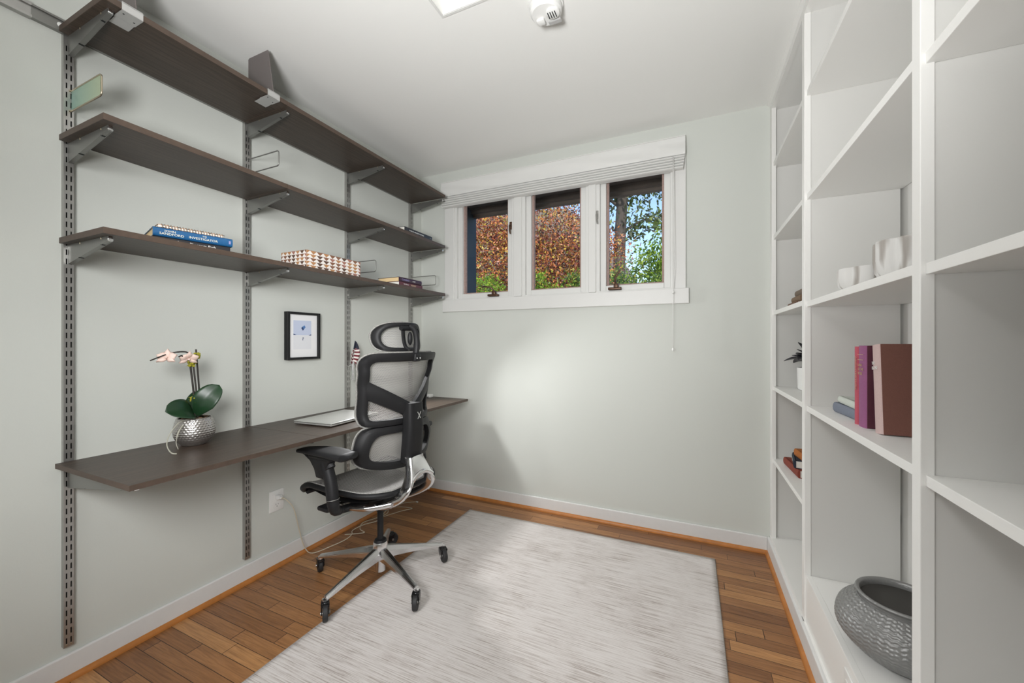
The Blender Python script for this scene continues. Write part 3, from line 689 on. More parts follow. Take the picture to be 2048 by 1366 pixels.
def leaf(parent, name, base, tip, w, droop, m, fold=.25, up=(0, 0, 1), n=18, thick=.0012, rnd_=False):
    A, T = Vector(base), Vector(tip); D = T-A; ln = D.length; D.normalize(); S = D.cross(Vector(up)).normalized(); U = S.cross(D)
    def f(u, v):
        c = 2*v-1; prof = max(.02, (max(0, 1-abs(2*u-1)**2.6))**.5) if rnd_ else max(.02, math.sin(PI*min(1, u**.75))**.7*(1 if u < .999 else .02)); hw = w*prof*(.35+.65*min(1, u*2.2))
        return A+D*ln*u+S*c*hw+U*(droop*math.sin(PI*u)+fold*abs(c)*hw-.0)
    bb = B(); bb.grid(f, n, 8); return bb.build(name, m, parent, solid=thick, fixn=False)
leaf(orc, 'leaf', (0, 0, .105), (.05, .062, .228), .043, .02, LEAFG, .22, (.75, -.45, .5), rnd_=True); leaf(orc, 'leaf', (0, 0, .11), (.055, -.12, .15), .045, .022, LEAFG, .22, (.7, -.45, .55), rnd_=True); leaf(orc, 'leaf', (0, 0, .10), (.02, .075, .165), .02, .012, LEAFG, .3); leaf(orc, 'leaf', (0, 0, .105), (-.06, .03, .20), .03, .01, LEAFG, .3)
STM = mat('dark_stem', (.025, .02, .016), .5); MOSS = mat('yellow_moss', (.36, .34, .03), .95, vary=.45, bscale=120, bump=.8)
bb = B(); bb.tube(bez([(.004, .0, .095), (.002, -.004, .2), (-.004, -.012, .31), (-.004, -.012, .345)], 5), .0036, 8); bb.tube(bez([(.012, .006, .095), (.009, .002, .2), (.002, -.005, .31), (0, -.006, .34)], 5), .0032, 8)
bb.tube(bez([(-.004, -.012, .34), (.008, -.03, .362), (.018, -.07, .363), (.02, -.10, .356), (.024, -.15, .335)], 6), [.0028]*12+[.0022]*13, 6)
bb.tube(bez([(.01, -.02, .345), (.016, -.045, .342), (.02, -.052, .35), (.014, -.06, .345)], 4), .0022, 6); bb.build('flower_stem', STM, orc, smooth=.8)
bb = B(); bb.tube([(-.012, .028, .094), (-.014, .022, .23), (-.016, .013, .372)], .0032, 8); bb.build('support_stake', STM, orc, smooth=.8)
def moss(c, r, n=46):
    bb = B(); rn = random.Random(int(c[2]*1e4))
    for k in range(n):
        v = Vector((rn.gauss(0, 1), rn.gauss(0, 1), rn.gauss(0, 1))).normalized()*r*(.55+.5*rn.random()); bb.sphere(Vector(c)+v, r*.28, 6)
    for k in range(14):
        v = Vector((rn.gauss(0, 1), rn.gauss(0, 1), rn.gauss(0, 1))).normalized(); bb.tube([Vector(c)+v*r*.7, Vector(c)+v*r*1.6+Vector((0, 0, .002))], [.0008, .0003], 4)
    o = bb.build('moss_tuft', MOSS, orc); o['label'] = 'yellow green moss tuft'
moss((.006, -.002, .178), .013); moss((-.001, -.009, .318), .014); moss((-.016, .016, .347), .012)
PET = mat('pale_pink_petal', (.86, .66, .58), .55, vary=.12, bscale=90)
def flower(c, face, sc_):
    bb = B(); c = Vector(c); F = Vector(face).normalized(); S = F.cross(Vector((0, 0, 1))).normalized(); U = S.cross(F)
    for a, ln, w in ((90, .036, .012), (210, .034, .011), (330, .034, .011), (20, .034, .019), (160, .034, .019)):
        d = S*math.cos(math.radians(a))+U*math.sin(math.radians(a)); e = F.cross(d)
        def f(u, v, d=d, e=e, ln=ln, w=w):
            q = 2*v-1; return c+d*ln*sc_*u+e*q*w*sc_*math.sin(PI*max(.06, min(.97, u**.8)))+F*(.010*sc_*math.sin(u*2.4)-.006*sc_*q*q)
        bb.grid(f, 8, 4)
    bb.sphere(c+F*.006*sc_, .005*sc_, 8, (1, 1, .8)); bb.tube([c, c-F*.012+Vector((0, 0, .004))], .0016, 6)
    o = bb.build('flower', PET, orc, fixn=False, solid=.0006); o['label'] = 'pale pink blossom'
flower((.022, -.10, .343), (.6, -.6, .35), .95); flower((.012, -.026, .337), (.8, -.2, -.45), .95)
bb = B(); bb.tube(bez([(.03, -.045, .105), (.03, -.07, .095), (.035, -.098, .06), (.04, -.108, .03), (.06, -.112, .012), (.09, -.115, .003), (.11, -.112, .003)], 6), [.0019]*25+[.0022]*12, 6); bb.tube(bez([(.035, -.055, .088), (.04, -.072, .065), (.045, -.082, .03), (.05, -.078, .004)], 5), [.0026]*8+[.0012]*8, 6)
o = bb.build('aerial_root', mat('grey_root', (.42, .41, .34), .8, vary=.2, bscale=60), orc, smooth=.8)

# ------------------------------------------------------------------ objects in the bookcase
def ripple_bowl(label, loc, r, h, lobes):
    t = thing('lobed_bowl', label, 'bowl', loc, .3, 'grey veined lobed bowls on the bookcase')
    m, n, pb = M.get('vein'), None, None
    bb = B(); wob = lambda a, z: (1-.12*abs(math.cos(a*lobes/2))**7*(1 if z > .006 else .6))
    P2 = [(.0, 0), (r*.62, 0), (r*.80, h*.08), (r*.95, h*.28), (r, h*.55), (r*1.0, h*.96), (r*.985, h), (r*.93, h), (r*.92, h*.9), (r*.85, h*.3), (r*.6, h*.12), (0, h*.1)]
    bb.lathe(P2, 120, wob=wob); bb.build('bowl', M['vein'], t, smooth=.9); return t
m, n, pb = nt('veined_grey_ceramic'); tc = N(n, 'ShaderNodeTexCoord'); wv = N(n, 'ShaderNodeTexWave', Scale=11.0, Distortion=7.0, Detail=3.0); wv.inputs['Detail Scale'].default_value = 1.2; mpg = N(n, 'ShaderNodeMapping'); mpg.inputs['Scale'].default_value = (1, 1.3, .22); L(n, tc, 'Object', mpg, 'Vector'); L(n, mpg, 'Vector', wv, 'Vector')
r = N(n, 'ShaderNodeValToRGB'); r.color_ramp.elements[0].color = (.36, .33, .30, 1); r.color_ramp.elements[1].color = (.70, .69, .67, 1); r.color_ramp.elements[1].position = .55; L(n, wv, 'Color', r, 'Fac'); L(n, r, 'Color', pb, 'Base Color'); pb.inputs['Roughness'].default_value = .6
M['vein'] = m
ripple_bowl('low grey veined lobed bowl, left of the taller one on the bookcase shelf', (2.428, -.972, 1.3025), .072, .074, 7)
ripple_bowl('taller grey veined lobed bowl half hidden by the bookcase stile', (2.452, -1.19, 1.3025), .078, .108, 7)
# upright and lying books, middle bay
S4 = .908
def cloth(nm, c): return mat(nm, c, .75, bump=.4, bscale=500, vary=.16)
RK = cloth('red_pink_cloth', (.52, .09, .13)); PU = cloth('purple_cloth', (.30, .095, .22)); BR = cloth('russet_cloth', (.185, .075, .055)); FP = cloth('faded_pink_cloth', (.60, .44, .42)); DB = cloth('denim_blue_cloth', (.19, .215, .27)); PGn = cloth('pale_green_cloth', (.62, .66, .60)); MAR = cloth('dark_maroon_cloth', (.10, .022, .04))
def standing(label, y, t, d, h, lean, cover, spine, x, pages, wtop=None, rz=0):
    # stands on its tail; spine faces the room (-x)
    r = thing('book', label, 'book', (x, y, S4), rz, 'old clothbound books standing in the bookcase'); r.rotation_euler = (lean, 0, rz)
    bb = B(); bb.box(.004, -t/2, 0, d, -t/2+.003, h, bev=.0008); bb.box(.004, t/2-.003, 0, d, t/2, h, bev=.0008); bb.build('cover', cover, r)
    bb = B(); bb.prism([(.006, -t/2)]+[(.006-.008*math.cos(a), t/2*math.sin(a)) for a in [-PI/2+PI*k/8 for k in range(1, 8)]]+[(.006, t/2)], 'z', 0, h, bev=0); s = bb.build('spine', spine, r, smooth=.6)
    if spine is not cover: s['label'] = 'sun faded spine'
    bb = B(); bb.box(.006, -t/2+.003, .003, d-.004, t/2-.003, h-.004); bb.build('page_block', pages, r); return r
b1 = standing('thin red-pink clothbound book standing at the left of the upright books', -1.052, .024, .16, .228, 0, RK, RK, 2.378, M['paperw'])
b2 = standing('purple clothbound book standing between the red and the russet book', -1.094, .056, .165, .231, 0, MAR, PU, 2.378, M['paperw'], rz=.0)
b3 = standing('thick russet clothbound book with a faded spine, leaning beside the stile', -1.182, .054, .19, .235, -.10, BR, FP, 2.385, M['paperw'], rz=-.05)
M_sp = lambda z, y=0, x=-.0024: basis((x, y, z), (0, 0, 1), (0, 1, 0))
GD = mat('worn_gilt', (.55, .36, .22), .5, .3)
lettering('spine_lettering', 'ARCHITECTURE', .011, GD, b1, basis((-.0026, -.004, .20), (0, 0, -1), (0, -1, 0)), .0002, 'LEFT', 1.25)
for k, (tx, z) in enumerate((('LAND', .172), ('OF THE', .16), ('ROSES', .148))): lettering('spine_lettering', tx, .011, GD, b2, basis((-.0028, .018, z), (0, -1, 0), (0, 0, 1)), .0002)
bb = B(); bb.box(-.0027, -.02, .205, -.0022, .02, .2065); bb.box(-.0027, -.02, .19, -.0022, .02, .1915); bb.build('gilt_rule', GD, b2)
for k, (tx, z) in enumerate((('THE', .182), ('ISLAND', .169))): lettering('spine_lettering', tx, .012, WP, b3, basis((-.0028, .018, z), (0, -1, 0), (0, 0, 1)), .0002)
book('book', 'slate blue clothbound book lying under the pale green one beside the upright books', (.15, .20, .033), (2.472, -.915, S4), (0, 0, PI+.05), DB, M['paperw'], rounded=True)
book('book', 'pale green book lying on top of the slate blue book', (.14, .18, .023), (2.47, -.925, S4+.0333), (0, 0, PI-.02), PGn, M['paperw'], rounded=True)
# big grey vase
m, n, pb = nt('pewter_ripple_glaze'); tc = N(n, 'ShaderNodeTexCoord')
pb.inputs['Base Color'].default_value = (.27, .27, .265, 1); pb.inputs['Roughness'].default_value = .34; pb.inputs['Metallic'].default_value = .35
nz = N(n, 'ShaderNodeTexNoise', Scale=130.0, Detail=3.0); L(n, tc, 'Object', nz, 'Vector'); bp = N(n, 'ShaderNodeBump', Strength=.5, Distance=.003); L(n, nz, 'Fac', bp, 'Height'); L(n, bp, 'Normal', pb, 'Normal'); M['pewter'] = m
vs = thing('round_vase', 'large squat pewter grey vase with rippled texture on the bookcase base', 'vase', (2.47, -1.085, .267))
P2 = [(p.x, p.y) for p in bez([(.07, 0, 0), (.105, .02, 0), (.138, .055, 0), (.146, .085, 0), (.136, .122, 0), (.108, .149, 0), (.096, .156, 0)], 14)]
PV = bez([(.07, 0, 0), (.105, .02, 0), (.138, .055, 0), (.146, .085, 0), (.136, .122, 0), (.108, .149, 0), (.096, .156, 0)], 34)
bb = B(); rings = [[bb.bm.verts.new((0, 0, 0))]]; arc = 0
for i, p in enumerate(PV):
    t = (PV[min(i+1, len(PV)-1)]-PV[max(i-1, 0)]).normalized(); nr, nz = t.y, -t.x; arc += (p-PV[max(i-1, 0)]).length; ring = []
    fade = min(1, i/12, (len(PV)-1-i)/14)
    for j in range(288):
        a = 2*PI*j/288; q = (arc+.0022*math.sin(a*48))/.0108; d = fade*(.0024*(abs((q % 1)*2-1)-.5)+.0007*noise.noise(Vector((a*30, arc*260, 2))))
        r_ = p.x+nr*d; ring.append(bb.bm.verts.new((r_*math.cos(a), r_*math.sin(a), p.y+nz*d)))
    rings.append(ring)
for A, C in zip(rings[1:], rings[2:]):
    for j in range(288): bb._f((A[j], A[(j+1) % 288], C[(j+1) % 288], C[j]), True)
bb._f(rings[1][::-1]); bmesh.ops.delete(bb.bm, geom=[rings[0][0]], context='VERTS'); bb.build('body', M['pewter'], vs, fixn=True)
bb = B(); bb.lathe([(p.x, p.y) for p in bez([(.095, .155, 0), (.096, .163, 0), (.101, .169, 0), (.098, .174, 0), (.091, .172, 0), (.088, .162, 0), (.089, .152, 0)], 5)], 96); o = bb.build('rim', M['pewter'], vs, smooth=.9)
bb = B(); bb.lathe([(.0888, .156), (.10, .14), (.128, .10), (.126, .06), (.09, .02), (0, .015)], 72); o = bb.build('interior', mat('vase_inside_shade', (.05, .047, .043), .8), vs, smooth=.9); o['label'] = 'dark inside of the vase'  # shade inside the vase is put into this dark colour
# ribbed pale vase at the frame's right edge
rv = thing('ribbed_vase', 'pale ribbed stoneware vase at the right edge, in the nearest bay', 'vase', (2.46, -1.785, .902))
m = mat('oatmeal_stoneware', (.50, .47, .43), .9, vary=.25, bscale=40, bump=.4)
P2 = [(p.x, p.y) for p in bez([(.045, 0, 0), (.07, .02, 0), (.098, .06, 0), (.104, .10, 0), (.09, .145, 0), (.06, .17, 0), (.04, .185, 0), (.045, .2, 0)], 8)]
bb = B(); bb.lathe([(0, 0)]+P2+[(.038, .198), (.034, .18), (0, .12)], 140, wob=lambda a, z: 1-.03*abs(math.cos(a*11))); bb.build('body', m, rv, smooth=.9)
# plant in a white pot, far bay
pl = thing('potted_succulent', 'dark leafed plant in a white pot on the far bookcase shelf', 'plant', (2.47, -.185, .912))
bb = B(); bb.lathe([(0, 0), (.046, 0), (.054, .004), (.058, .014), (.06, .11), (.058, .112), (.055, .11), (.054, .095), (0, .094)], 48); bb.build('pot', M['white'], pl, smooth=.7)
DL = mat('near_black_leaf', (.012, .012, .017), .35, vary=.3, bscale=20)
rn = random.Random(11)
for k in range(13):
    a = k*2.4+.3; el = (.05, .55, 1.0)[k % 3]; ln = .095-.015*(k % 3)+.01*rn.random(); c, s = math.cos(a), math.sin(a); b0 = (c*.01, s*.01, .10+.02*(k % 3)+.012*k/3)
    tp = Vector(b0)+Vector((c*math.cos(el), s*math.cos(el), math.sin(el)))*ln
    leaf(pl, 'leaf', b0, tp, .034, .014, DL, .35, thick=.002)
for dx, dy, dz, w in ((-.055, .04, .175, .03), (-.045, .055, .235, .026), (-.02, .05, .27, .024), (-.06, .01, .15, .036), (-.055, .03, .20, .024)): leaf(pl, 'leaf', (0, 0, .12), (dx, dy, dz), w, .012, DL, .35, thick=.002)
bb = B(); bb.tube([(0, 0, .09), (0, 0, .17)], .012, 8); bb.build('stem', DL, pl)
# books, far bay
S5 = .527
ORC = cloth('rust_red_cloth', (.24, .045, .025)); NV = cloth('navy_cloth', (.012, .022, .04)); OG = cloth('orange_cloth', (.42, .13, .02)); OT = cloth('brown_leather', (.16, .085, .055)); OT2 = cloth('tan_leather', (.20, .13, .08)); OT3 = cloth('taupe_leather', (.17, .125, .09))
book('book', 'rust red clothbound book, lowest of the three in the far bay', (.16, .23, .036), (2.458, -.235, S5), (0, 0, PI+.06), ORC, M['paperw'], rounded=True)
nv = book('book', 'navy hardback with pale spine lettering, between the red and orange books', (.15, .17, .036), (2.462, -.255, S5+.0365), (0, 0, PI-.16), NV, M['paperw'], rounded=True)
lettering('spine_lettering', 'THE LEGEND', .012, CW, nv, basis((.0834, -.06, .012), (0, 1, 0), (0, 0, 1)), .0002)
book('book', 'orange book with a rounded spine, topmost of the three in the far bay', (.12, .15, .035), (2.462, -.30, S5+.073), (0, 0, PI+.1), OG, M['paperw'], rounded=True)
for k, (dx, dy, c, lab) in enumerate(((0, 0, OT, 'brown leather book, bottom of the old stack in the far bay'), (.012, -.025, OT2, 'tan leather book, middle of the old stack in the far bay'), (.02, -.055, OT3, 'taupe leather book, top of the old stack in the far bay'))):
    book('book', lab, (.13, .17, .028), (2.452+dx, -.22+dy, 1.3125+k*.0283), (0, 0, PI), c, M['paperw'], rounded=True)
dk = thing('dark_box', 'small dark box barely showing over the edge of the upper bookcase shelf', 'box', (2.43, -1.2, 1.7075))
bb = B(); bb.box(-.05, -.06, 0, .06, .05, .035, bev=.004); bb.build('body', M['black'], dk); bb = B(); bb.box(-.052, -.062, .035, .062, .052, .043, bev=.003); bb.build('lid', M['black'], dk)

# ------------------------------------------------------------------ ceiling smoke alarm
sm = thing('smoke_alarm', 'white round smoke alarm on the ceiling', 'smoke alarm', (1.43, -1.108, H))
dn = Matrix.Diagonal((1, 1, -1, 1))
bb = B(); bb.lathe([(.066, 0), (.068, .004), (.066, .012), (0, .012)], 56, M4=dn); bb.build('mounting_base', M['white'], sm, smooth=.6)
bb = B(); bb.lathe([(.060, .012), (.062, .018), (.060, .034), (.052, .043), (0, .046)], 56, M4=dn); cv = bb.build('cover', M['white'], sm, smooth=.6)
bb = B(); bb.lathe([(.026, .044), (.025, .052), (.02, .055), (0, .055)], 32, c=(.03, -.005, 0), M4=dn); bb.build('sounder', M['white'], cv, smooth=.6)
bb = B()
for k in range(4): bb.box(.012+.009*k, -.02, -.0556, .0155+.009*k, .01, -.0549)
bb.build('sounder_slot', M['dark'], cv)
bb = B(); bb.box(-.04, .0, -.056, -.008, .03, -.043, bev=.006); bb.build('test_button', M['white'], cv, smooth=.6)
bb = B(); bb.box(.0, .028, -.05, .05, .05, -.042, bev=.004); bb.build('chamber_grille', mat('grey_grille', (.45, .45, .44), .6), cv)

# ------------------------------------------------------------------ rug
rg = thing('area_rug', 'pale grey and beige distressed area rug on the wood floor', 'rug', (1.305, -1.35, 0))
def rugp(u, v):
    x = -.743+1.487*u; y = -1.15+2.296*v+(-.004+.006*u)
    e = min(u, 1-u, v, 1-v); wav = noise.noise(Vector((x*3, y*3, 2)))
    return Vector((x+.004*noise.noise(Vector((0, y*4, 1)))*(1 if u in (0, 1) else 0), y, .0040+.0008*max(0, wav)+.0016*max(0, noise.noise(Vector((x*1.7, y*5, 7))))*(1 if e > .01 else .4)))
bb = B(); bb.grid(rugp, 60, 90); bb.build('pile', M['rug'], rg, smooth=1, solid=.003, fixn=False)
bb = B(); hem = [(-.743, -1.15), (.744, -1.144), (.744, 1.152), (-.743, 1.146)]
bb.tube([(x, y, .0035) for x, y in hem], .0028, 6, closed=True); bb.build('bound_edge', mat('rug_binding', (.34, .31, .28), .9), rg)

# ------------------------------------------------------------------ office chair
CH = thing('office_chair', 'black and grey mesh office chair with chrome base, turned to the desk', 'office chair', (.56, -1.052, 0))
yaw = math.radians(5)
CH.rotation_euler = (0, 0, PI-yaw)       # local +x is the way the chair faces, +y its left
def tc_(z):
    K = [(.56, -.150), (.62, -.160), (.70, -.172), (.79, -.160), (.83, -.150), (.95, -.165), (1.03, -.188), (1.10, -.214)]
    if z <= K[0][0]: return K[0][1]
    for (a, p), (c, q) in zip(K, K[1:]):
        if z <= c:
            t = (z-a)/(c-a); t = t*t*(3-2*t); return p+(q-p)*t
    return K[-1][1]
def bsurf(w, z, off=0, k=1.62): return Vector((tc_(z)+k*w*w+off, w, z))
def loop_pts(ctrl, n):
    P = [Vector((p[0], p[1], 0)) for p in ctrl]; k = len(P); dense = []
    for i in range(k):
        p0, p1, p2, p3 = P[i-1], P[i], P[(i+1) % k], P[(i+2) % k]
        for j in range(10):
            t = j/10; a = .5
            dense.append(.5*((2*p1)+(p2-p0)*t+(2*p0-5*p1+4*p2-p3)*t*t+(3*p1-p0-3*p2+p3)*t**3))
    ln = [0]
    for i in range(len(dense)): ln.append(ln[-1]+(dense[(i+1) % len(dense)]-dense[i]).length)
    out = []; j = 0
    for i in range(n):
        s = ln[-1]*i/n
        while ln[j+1] < s: j += 1
        t = (s-ln[j])/max(1e-9, ln[j+1]-ln[j]); q = dense[j].lerp(dense[(j+1) % len(dense)], t); out.append((q.x, q.y))
    return out
def sym(half):     # half outline on +w side, from top centre to bottom centre
    return half+[(-w, z) for w, z in half[::-1] if abs(w) > 1e-4]
def ring_plate(bb, outer, inner, surf, th, off=0, nr=3):
    n = len(outer)
    def P(i, r, o):
        a, c = outer[i % n], inner[i % n]; t = r/nr
        bulge = .004*math.sin(PI*t) if o < off else 0
        return surf(a[0]+(c[0]-a[0])*t, a[1]+(c[1]-a[1])*t, o-bulge)
    F = [[bb.bm.verts.new(P(i, r, off)) for r in range(nr+1)] for i in range(n)]
    K = [[bb.bm.verts.new(P(i, r, off-th)) for r in range(nr+1)] for i in range(n)]
    for i in range(n):
        j = (i+1) % n
        for r in range(nr):
            bb._f((F[i][r], F[j][r], F[j][r+1], F[i][r+1]), True); bb._f((K[i][r+1], K[j][r+1], K[j][r], K[i][r]), True)
        bb._f((F[j][0], F[i][0], K[i][0], K[j][0]), True); bb._f((F[i][nr], F[j][nr], K[j][nr], K[i][nr]), True)
def sheet(outer, surf, off, centre, nr=10, uvs=1):
    bb = B(); bb.uv = bb.bm.loops.layers.uv.new('UVMap'); n = len(outer)
    V = []
    for r in range(nr+1):
        t = r/nr; V.append([None]*n)
        for i in range(n):
            w = centre[0]+(outer[i][0]-centre[0])*t; z = centre[1]+(outer[i][1]-centre[1])*t
            V[r][i] = (bb.bm.verts.new(surf(w, z, off)) if (r or i == 0) else V[0][0][0], (w, z))
    for r in range(nr):
        for i in range(n):
            j = (i+1) % n
            q = [V[r][i], V[r+1][i], V[r+1][j], V[r][j]] if r else [V[0][0], V[1][i], V[1][j]]
            f = bb._f([x[0] for x in q], True)
            if f:
                for lp, x in zip(f.loops, q): lp[bb.uv].uv = x[1]
    return bb
NL = 96
# upper back
uo = loop_pts(sym([(0, 1.100), (.12, 1.100), (.188, 1.097), (.218, 1.078), (.222, 1.05), (.212, .97), (.207, .90), (.205, .82), (.197, .79), (.17, .779), (.08, .777), (0, .777)]), NL)
ui = loop_pts(sym([(0, 1.062), (.10, 1.062), (.172, 1.062), (.191, 1.053), (.194, 1.03), (.187, .97), (.183, .90), (.180, .825), (.170, .807), (.13, .803), (.07, .802), (0, .802)]), NL)
bb = B(); ring_plate(bb, uo, ui, bsurf, .026)
for s in (-1, 1):   # the broad Y arms running from the frame sides down to the spine
    def yarm(u, v, s=s):
        w0 = .196*(1-u); top = .982-.118*u; bot = .905-.105*u
        if u > .8: bot -= (u-.8)*.15
        z = top+(bot-top)*v; o = -.003-.004*math.sin(PI*v)-.034*u**2
        return bsurf(s*w0, z, o-.004)
    def yback(u, v): p = yarm(u, v); p.x -= .02+.018*u*math.sin(PI*v); return p
    bb.grid(yarm, 16, 6); bb.grid(yback, 16, 6)
    for vv in (0, 1): bb.grid(lambda u, t, vv=vv: yarm(u, vv).lerp(yback(u, vv), t), 16, 1)
bb.build('back_frame', M['black'], CH, smooth=.9)
big = [(w*1.012, .95+(z-.95)*1.012) for w, z in uo]
sheet(big, bsurf, .006, (0, .95)).build('back_mesh', M['mesh'], CH, fixn=False)
bb = B(); bb.tube([bsurf(w, z, .003) for w, z in big], .0042, 6, closed=True)
M['piping'] = mat('mesh_edge_piping', (.26, .255, .24), .7, vary=1.0, bscale=260)
bb.build('mesh_piping', M['piping'], CH)
# lumbar cushion frame
lo = loop_pts(sym([(0, .772), (.12, .774), (.182, .770), (.212, .743), (.226, .70), (.226, .655), (.21, .620), (.175, .598), (.10, .582), (0, .575)]), NL)
li = loop_pts(sym([(0, .742), (.10, .743), (.15, .738), (.174, .718), (.186, .69), (.186, .657), (.174, .637), (.146, .626), (.09, .616), (0, .612)]), NL)
bb = B(); ring_plate(bb, lo, li, bsurf, .028); bb.build('lumbar_frame', M['black'], CH, smooth=.9)
big = [(w*1.012, .68+(z-.68)*1.02) for w, z in lo]
sheet(big, bsurf, .006, (0, .68)).build('lumbar_mesh', M['mesh'], CH, fixn=False)
bb = B(); bb.tube([bsurf(w, z, .003) for w, z in big], .0042, 6, closed=True); bb.build('mesh_piping', M['piping'], CH)
# spine
bb = B()
def spine(u, v):
    z = .872-.270*v; wd = .044+.006*v; a = 2*PI*u
    cx = -.212+.014*v-.006*math.sin(PI*v); dx = .028+.004*math.sin(PI*v)
    q = 4.0; c, s = math.cos(a), math.sin(a); e = (abs(c)**q+abs(s)**q)**(-1/q)
    zz = z-(.012*(1-(s*e)**2) if v > .97 else 0)
    return Vector((cx+dx*c*e, wd*s*e, zz))
bb.grid(spine, 40, 20, closed_u=True)
bb._f([bb.bm.verts.new(spine(i/40, 0)) for i in range(40)]); bb._f([bb.bm.verts.new(spine(i/40, 1)) for i in range(40)])
bmesh.ops.remove_doubles(bb.bm, verts=list(bb.bm.verts), dist=1e-5)
bb.box(-.19, -.062, .742, -.165, -.045, .772, bev=.004); sp_ = bb.build('spine', M['black'], CH, smooth=.9)
bb = B()   # small bright brand mark: a slanted X of two strokes
Mx = basis((-.2645, 0, .80), (0, -1, 0), (0, 0, 1)); Mx = basis((-.2445, -.004, .815), (0, -1, 0), (.02, 0, 1))
bb.prism([(-.012, .016), (-.007, .016), (.011, -.014), (.006, -.014)], 'z', 0, .0016, M4=Mx); bb.prism([(.008, .016), (.013, .016), (-.006, -.016), (-.012, -.016)], 'z', 0, .0022, M4=Mx)
o = bb.build('emblem', M['chrome'], sp_); o['label'] = 'small chrome X emblem'
# headrest
def hsurf(w, z, off=0):
    w *= .955
    return Vector((-.158+3.1*w*w-.55*max(0, (1.165-z))*.25+off-.25*(z-1.165)**2, w, z))
ho = loop_pts(sym([(0, 1.238), (.07, 1.236), (.115, 1.224), (.142, 1.198), (.148, 1.165), (.138, 1.128), (.11, 1.110), (.06, 1.106), (0, 1.106)]), 72)
hi = loop_pts(sym([(0, 1.219), (.062, 1.217), (.102, 1.208), (.122, 1.189), (.127, 1.165), (.119, 1.139), (.096, 1.126), (.05, 1.123), (0, 1.123)]), 72)
bb = B(); ring_plate(bb, ho, hi, hsurf, .024); bb.build('headrest_frame', M['black'], CH, smooth=.9)
big = [(w*1.015, 1.17+(z-1.17)*1.02) for w, z in ho]
sheet(big, hsurf, .006, (0, 1.17)).build('headrest_mesh', M['mesh'], CH, fixn=False)
bb = B(); bb.tube([hsurf(w, z, .003) for w, z in big], .004, 6, closed=True); bb.build('mesh_piping', M['piping'], CH)
bb = B()   # curved post with a loop opening, and the tilt joint
bb.tube(bez([(-.224, 0, 1.066), (-.228, -.004, 1.11), (-.224, -.010, 1.16), (-.208, -.016, 1.2), (-.186, -.014, 1.218), (-.165, -.004, 1.22)], 6), [.015]*10+[.013]*21, 10, flat=(1, .85))
bb.tube(bez([(-.20, .010, 1.112), (-.182, .018, 1.13), (-.174, .022, 1.17), (-.172, .022, 1.212)], 6), .010, 8, flat=(.8, 1.25)); bb.tube([(-.180, -.02, 1.212), (-.180, .044, 1.212)], .0115, 12); bb.tube([(-.176, .022, 1.2), (-.168, .022, 1.228)], .011, 8)
bb.box(-.246, -.020, 1.06, -.216, .020, 1.098, bev=.007); bb.sphere((-.188, -.006, 1.165), .024, 14, (.5, .5, 1.3)); hp = bb.build('headrest_post', M['black'], CH, smooth=.9)
bb = B()
for y in (-.01, .01): bb.lathe([(.0045, 0), (.0035, .002), (0, .0022)], 10, M4=basis((-.2462, y, 1.075), (0, -1, 0), (0, 0, 1)))
bb.build('bolt', M['chrome'], hp)
# seat
def seat(u, v, off=0):
    t = .285-.495*u; w = (2*v-1); hw = .236-.035*max(0, u-.55)/.45-.02*max(0, .25-u)
    if u > .78: hw *= math.sqrt(max(.05, 1-((u-.78)/.22)**2*.62))
    if u < .1: hw *= math.sqrt(max(.05, 1-((.1-u)/.1)**2*.2))
    z = .508-.034*(1-w*w)*math.sin(PI*min(1, u*1.0))-.05*max(0, (.22-u)/.22)**2-.004*u
    return Vector((t, w*hw, z+off))
SU = (1/24, 1/20)
bb = B(); bb.grid(lambda u, v: seat(u, v), 30, 24, lambda u, v: (.5*v, .525*u)); bb.build('seat_mesh', M['mesh'], CH, fixn=False)
edge = [seat(u/30, 0) for u in range(31)]+[seat(1, v/16) for v in range(1, 16)]+[seat(u/30, 1) for u in range(30, -1, -1)]+[seat(0, v/16) for v in range(15, 0, -1)]
bb = B(); bb.tube([p+Vector((0, 0, -.0115)) for p in edge], .0135, 10, closed=True, flat=(1.0, 1.1), up=(0, 0, 1))
bb.grid(lambda u, v: seat(.02+.96*u, .04+.92*v, -.030-.024*math.sin(PI*u)), 20, 14)       # under tray
bb.tube([(.27, -.2, .445), (.275, 0, .44), (.27, .2, .445)], .016, 10, flat=(1.2, 1)); bb.build('seat_frame', M['black'], CH, smooth=.9)
bb = B(); bb.tube([p+Vector((0, 0, .0005)) for p in edge], .0042, 6, closed=True); bb.build('mesh_piping', M['piping'], CH)
# mechanism under the seat
bb = B(); bb.box(-.10, -.075, .365, .16, .075, .43, bev=.015); bb.box(-.06, -.11, .415, .14, .11, .455, bev=.01); bb.tube([(.10, .07, .39), (.10, .19, .40)], .007, 8); bb.box(.075, .18, .385, .15, .235, .405, bev=.008)
bb.tube([(0, 0, .335), (0, 0, .38)], .024, 16); bb.build('tilt_mechanism', M['black'], CH, smooth=.7)
bb = B(); bb.tube(bez([(.17, .18, .445), (.05, .2, .42), (-.1, .185, .424), (-.2, .12, .44)], 6), .012, 8, flat=(.9, .5)); bb.tube(bez([(.17, -.18, .445), (.05, -.2, .42), (-.1, -.185, .424), (-.2, -.12, .44)], 6), .012, 8, flat=(.9, .5)); bb.build('seat_slide_trim', M['chrome'], CH, smooth=.9)
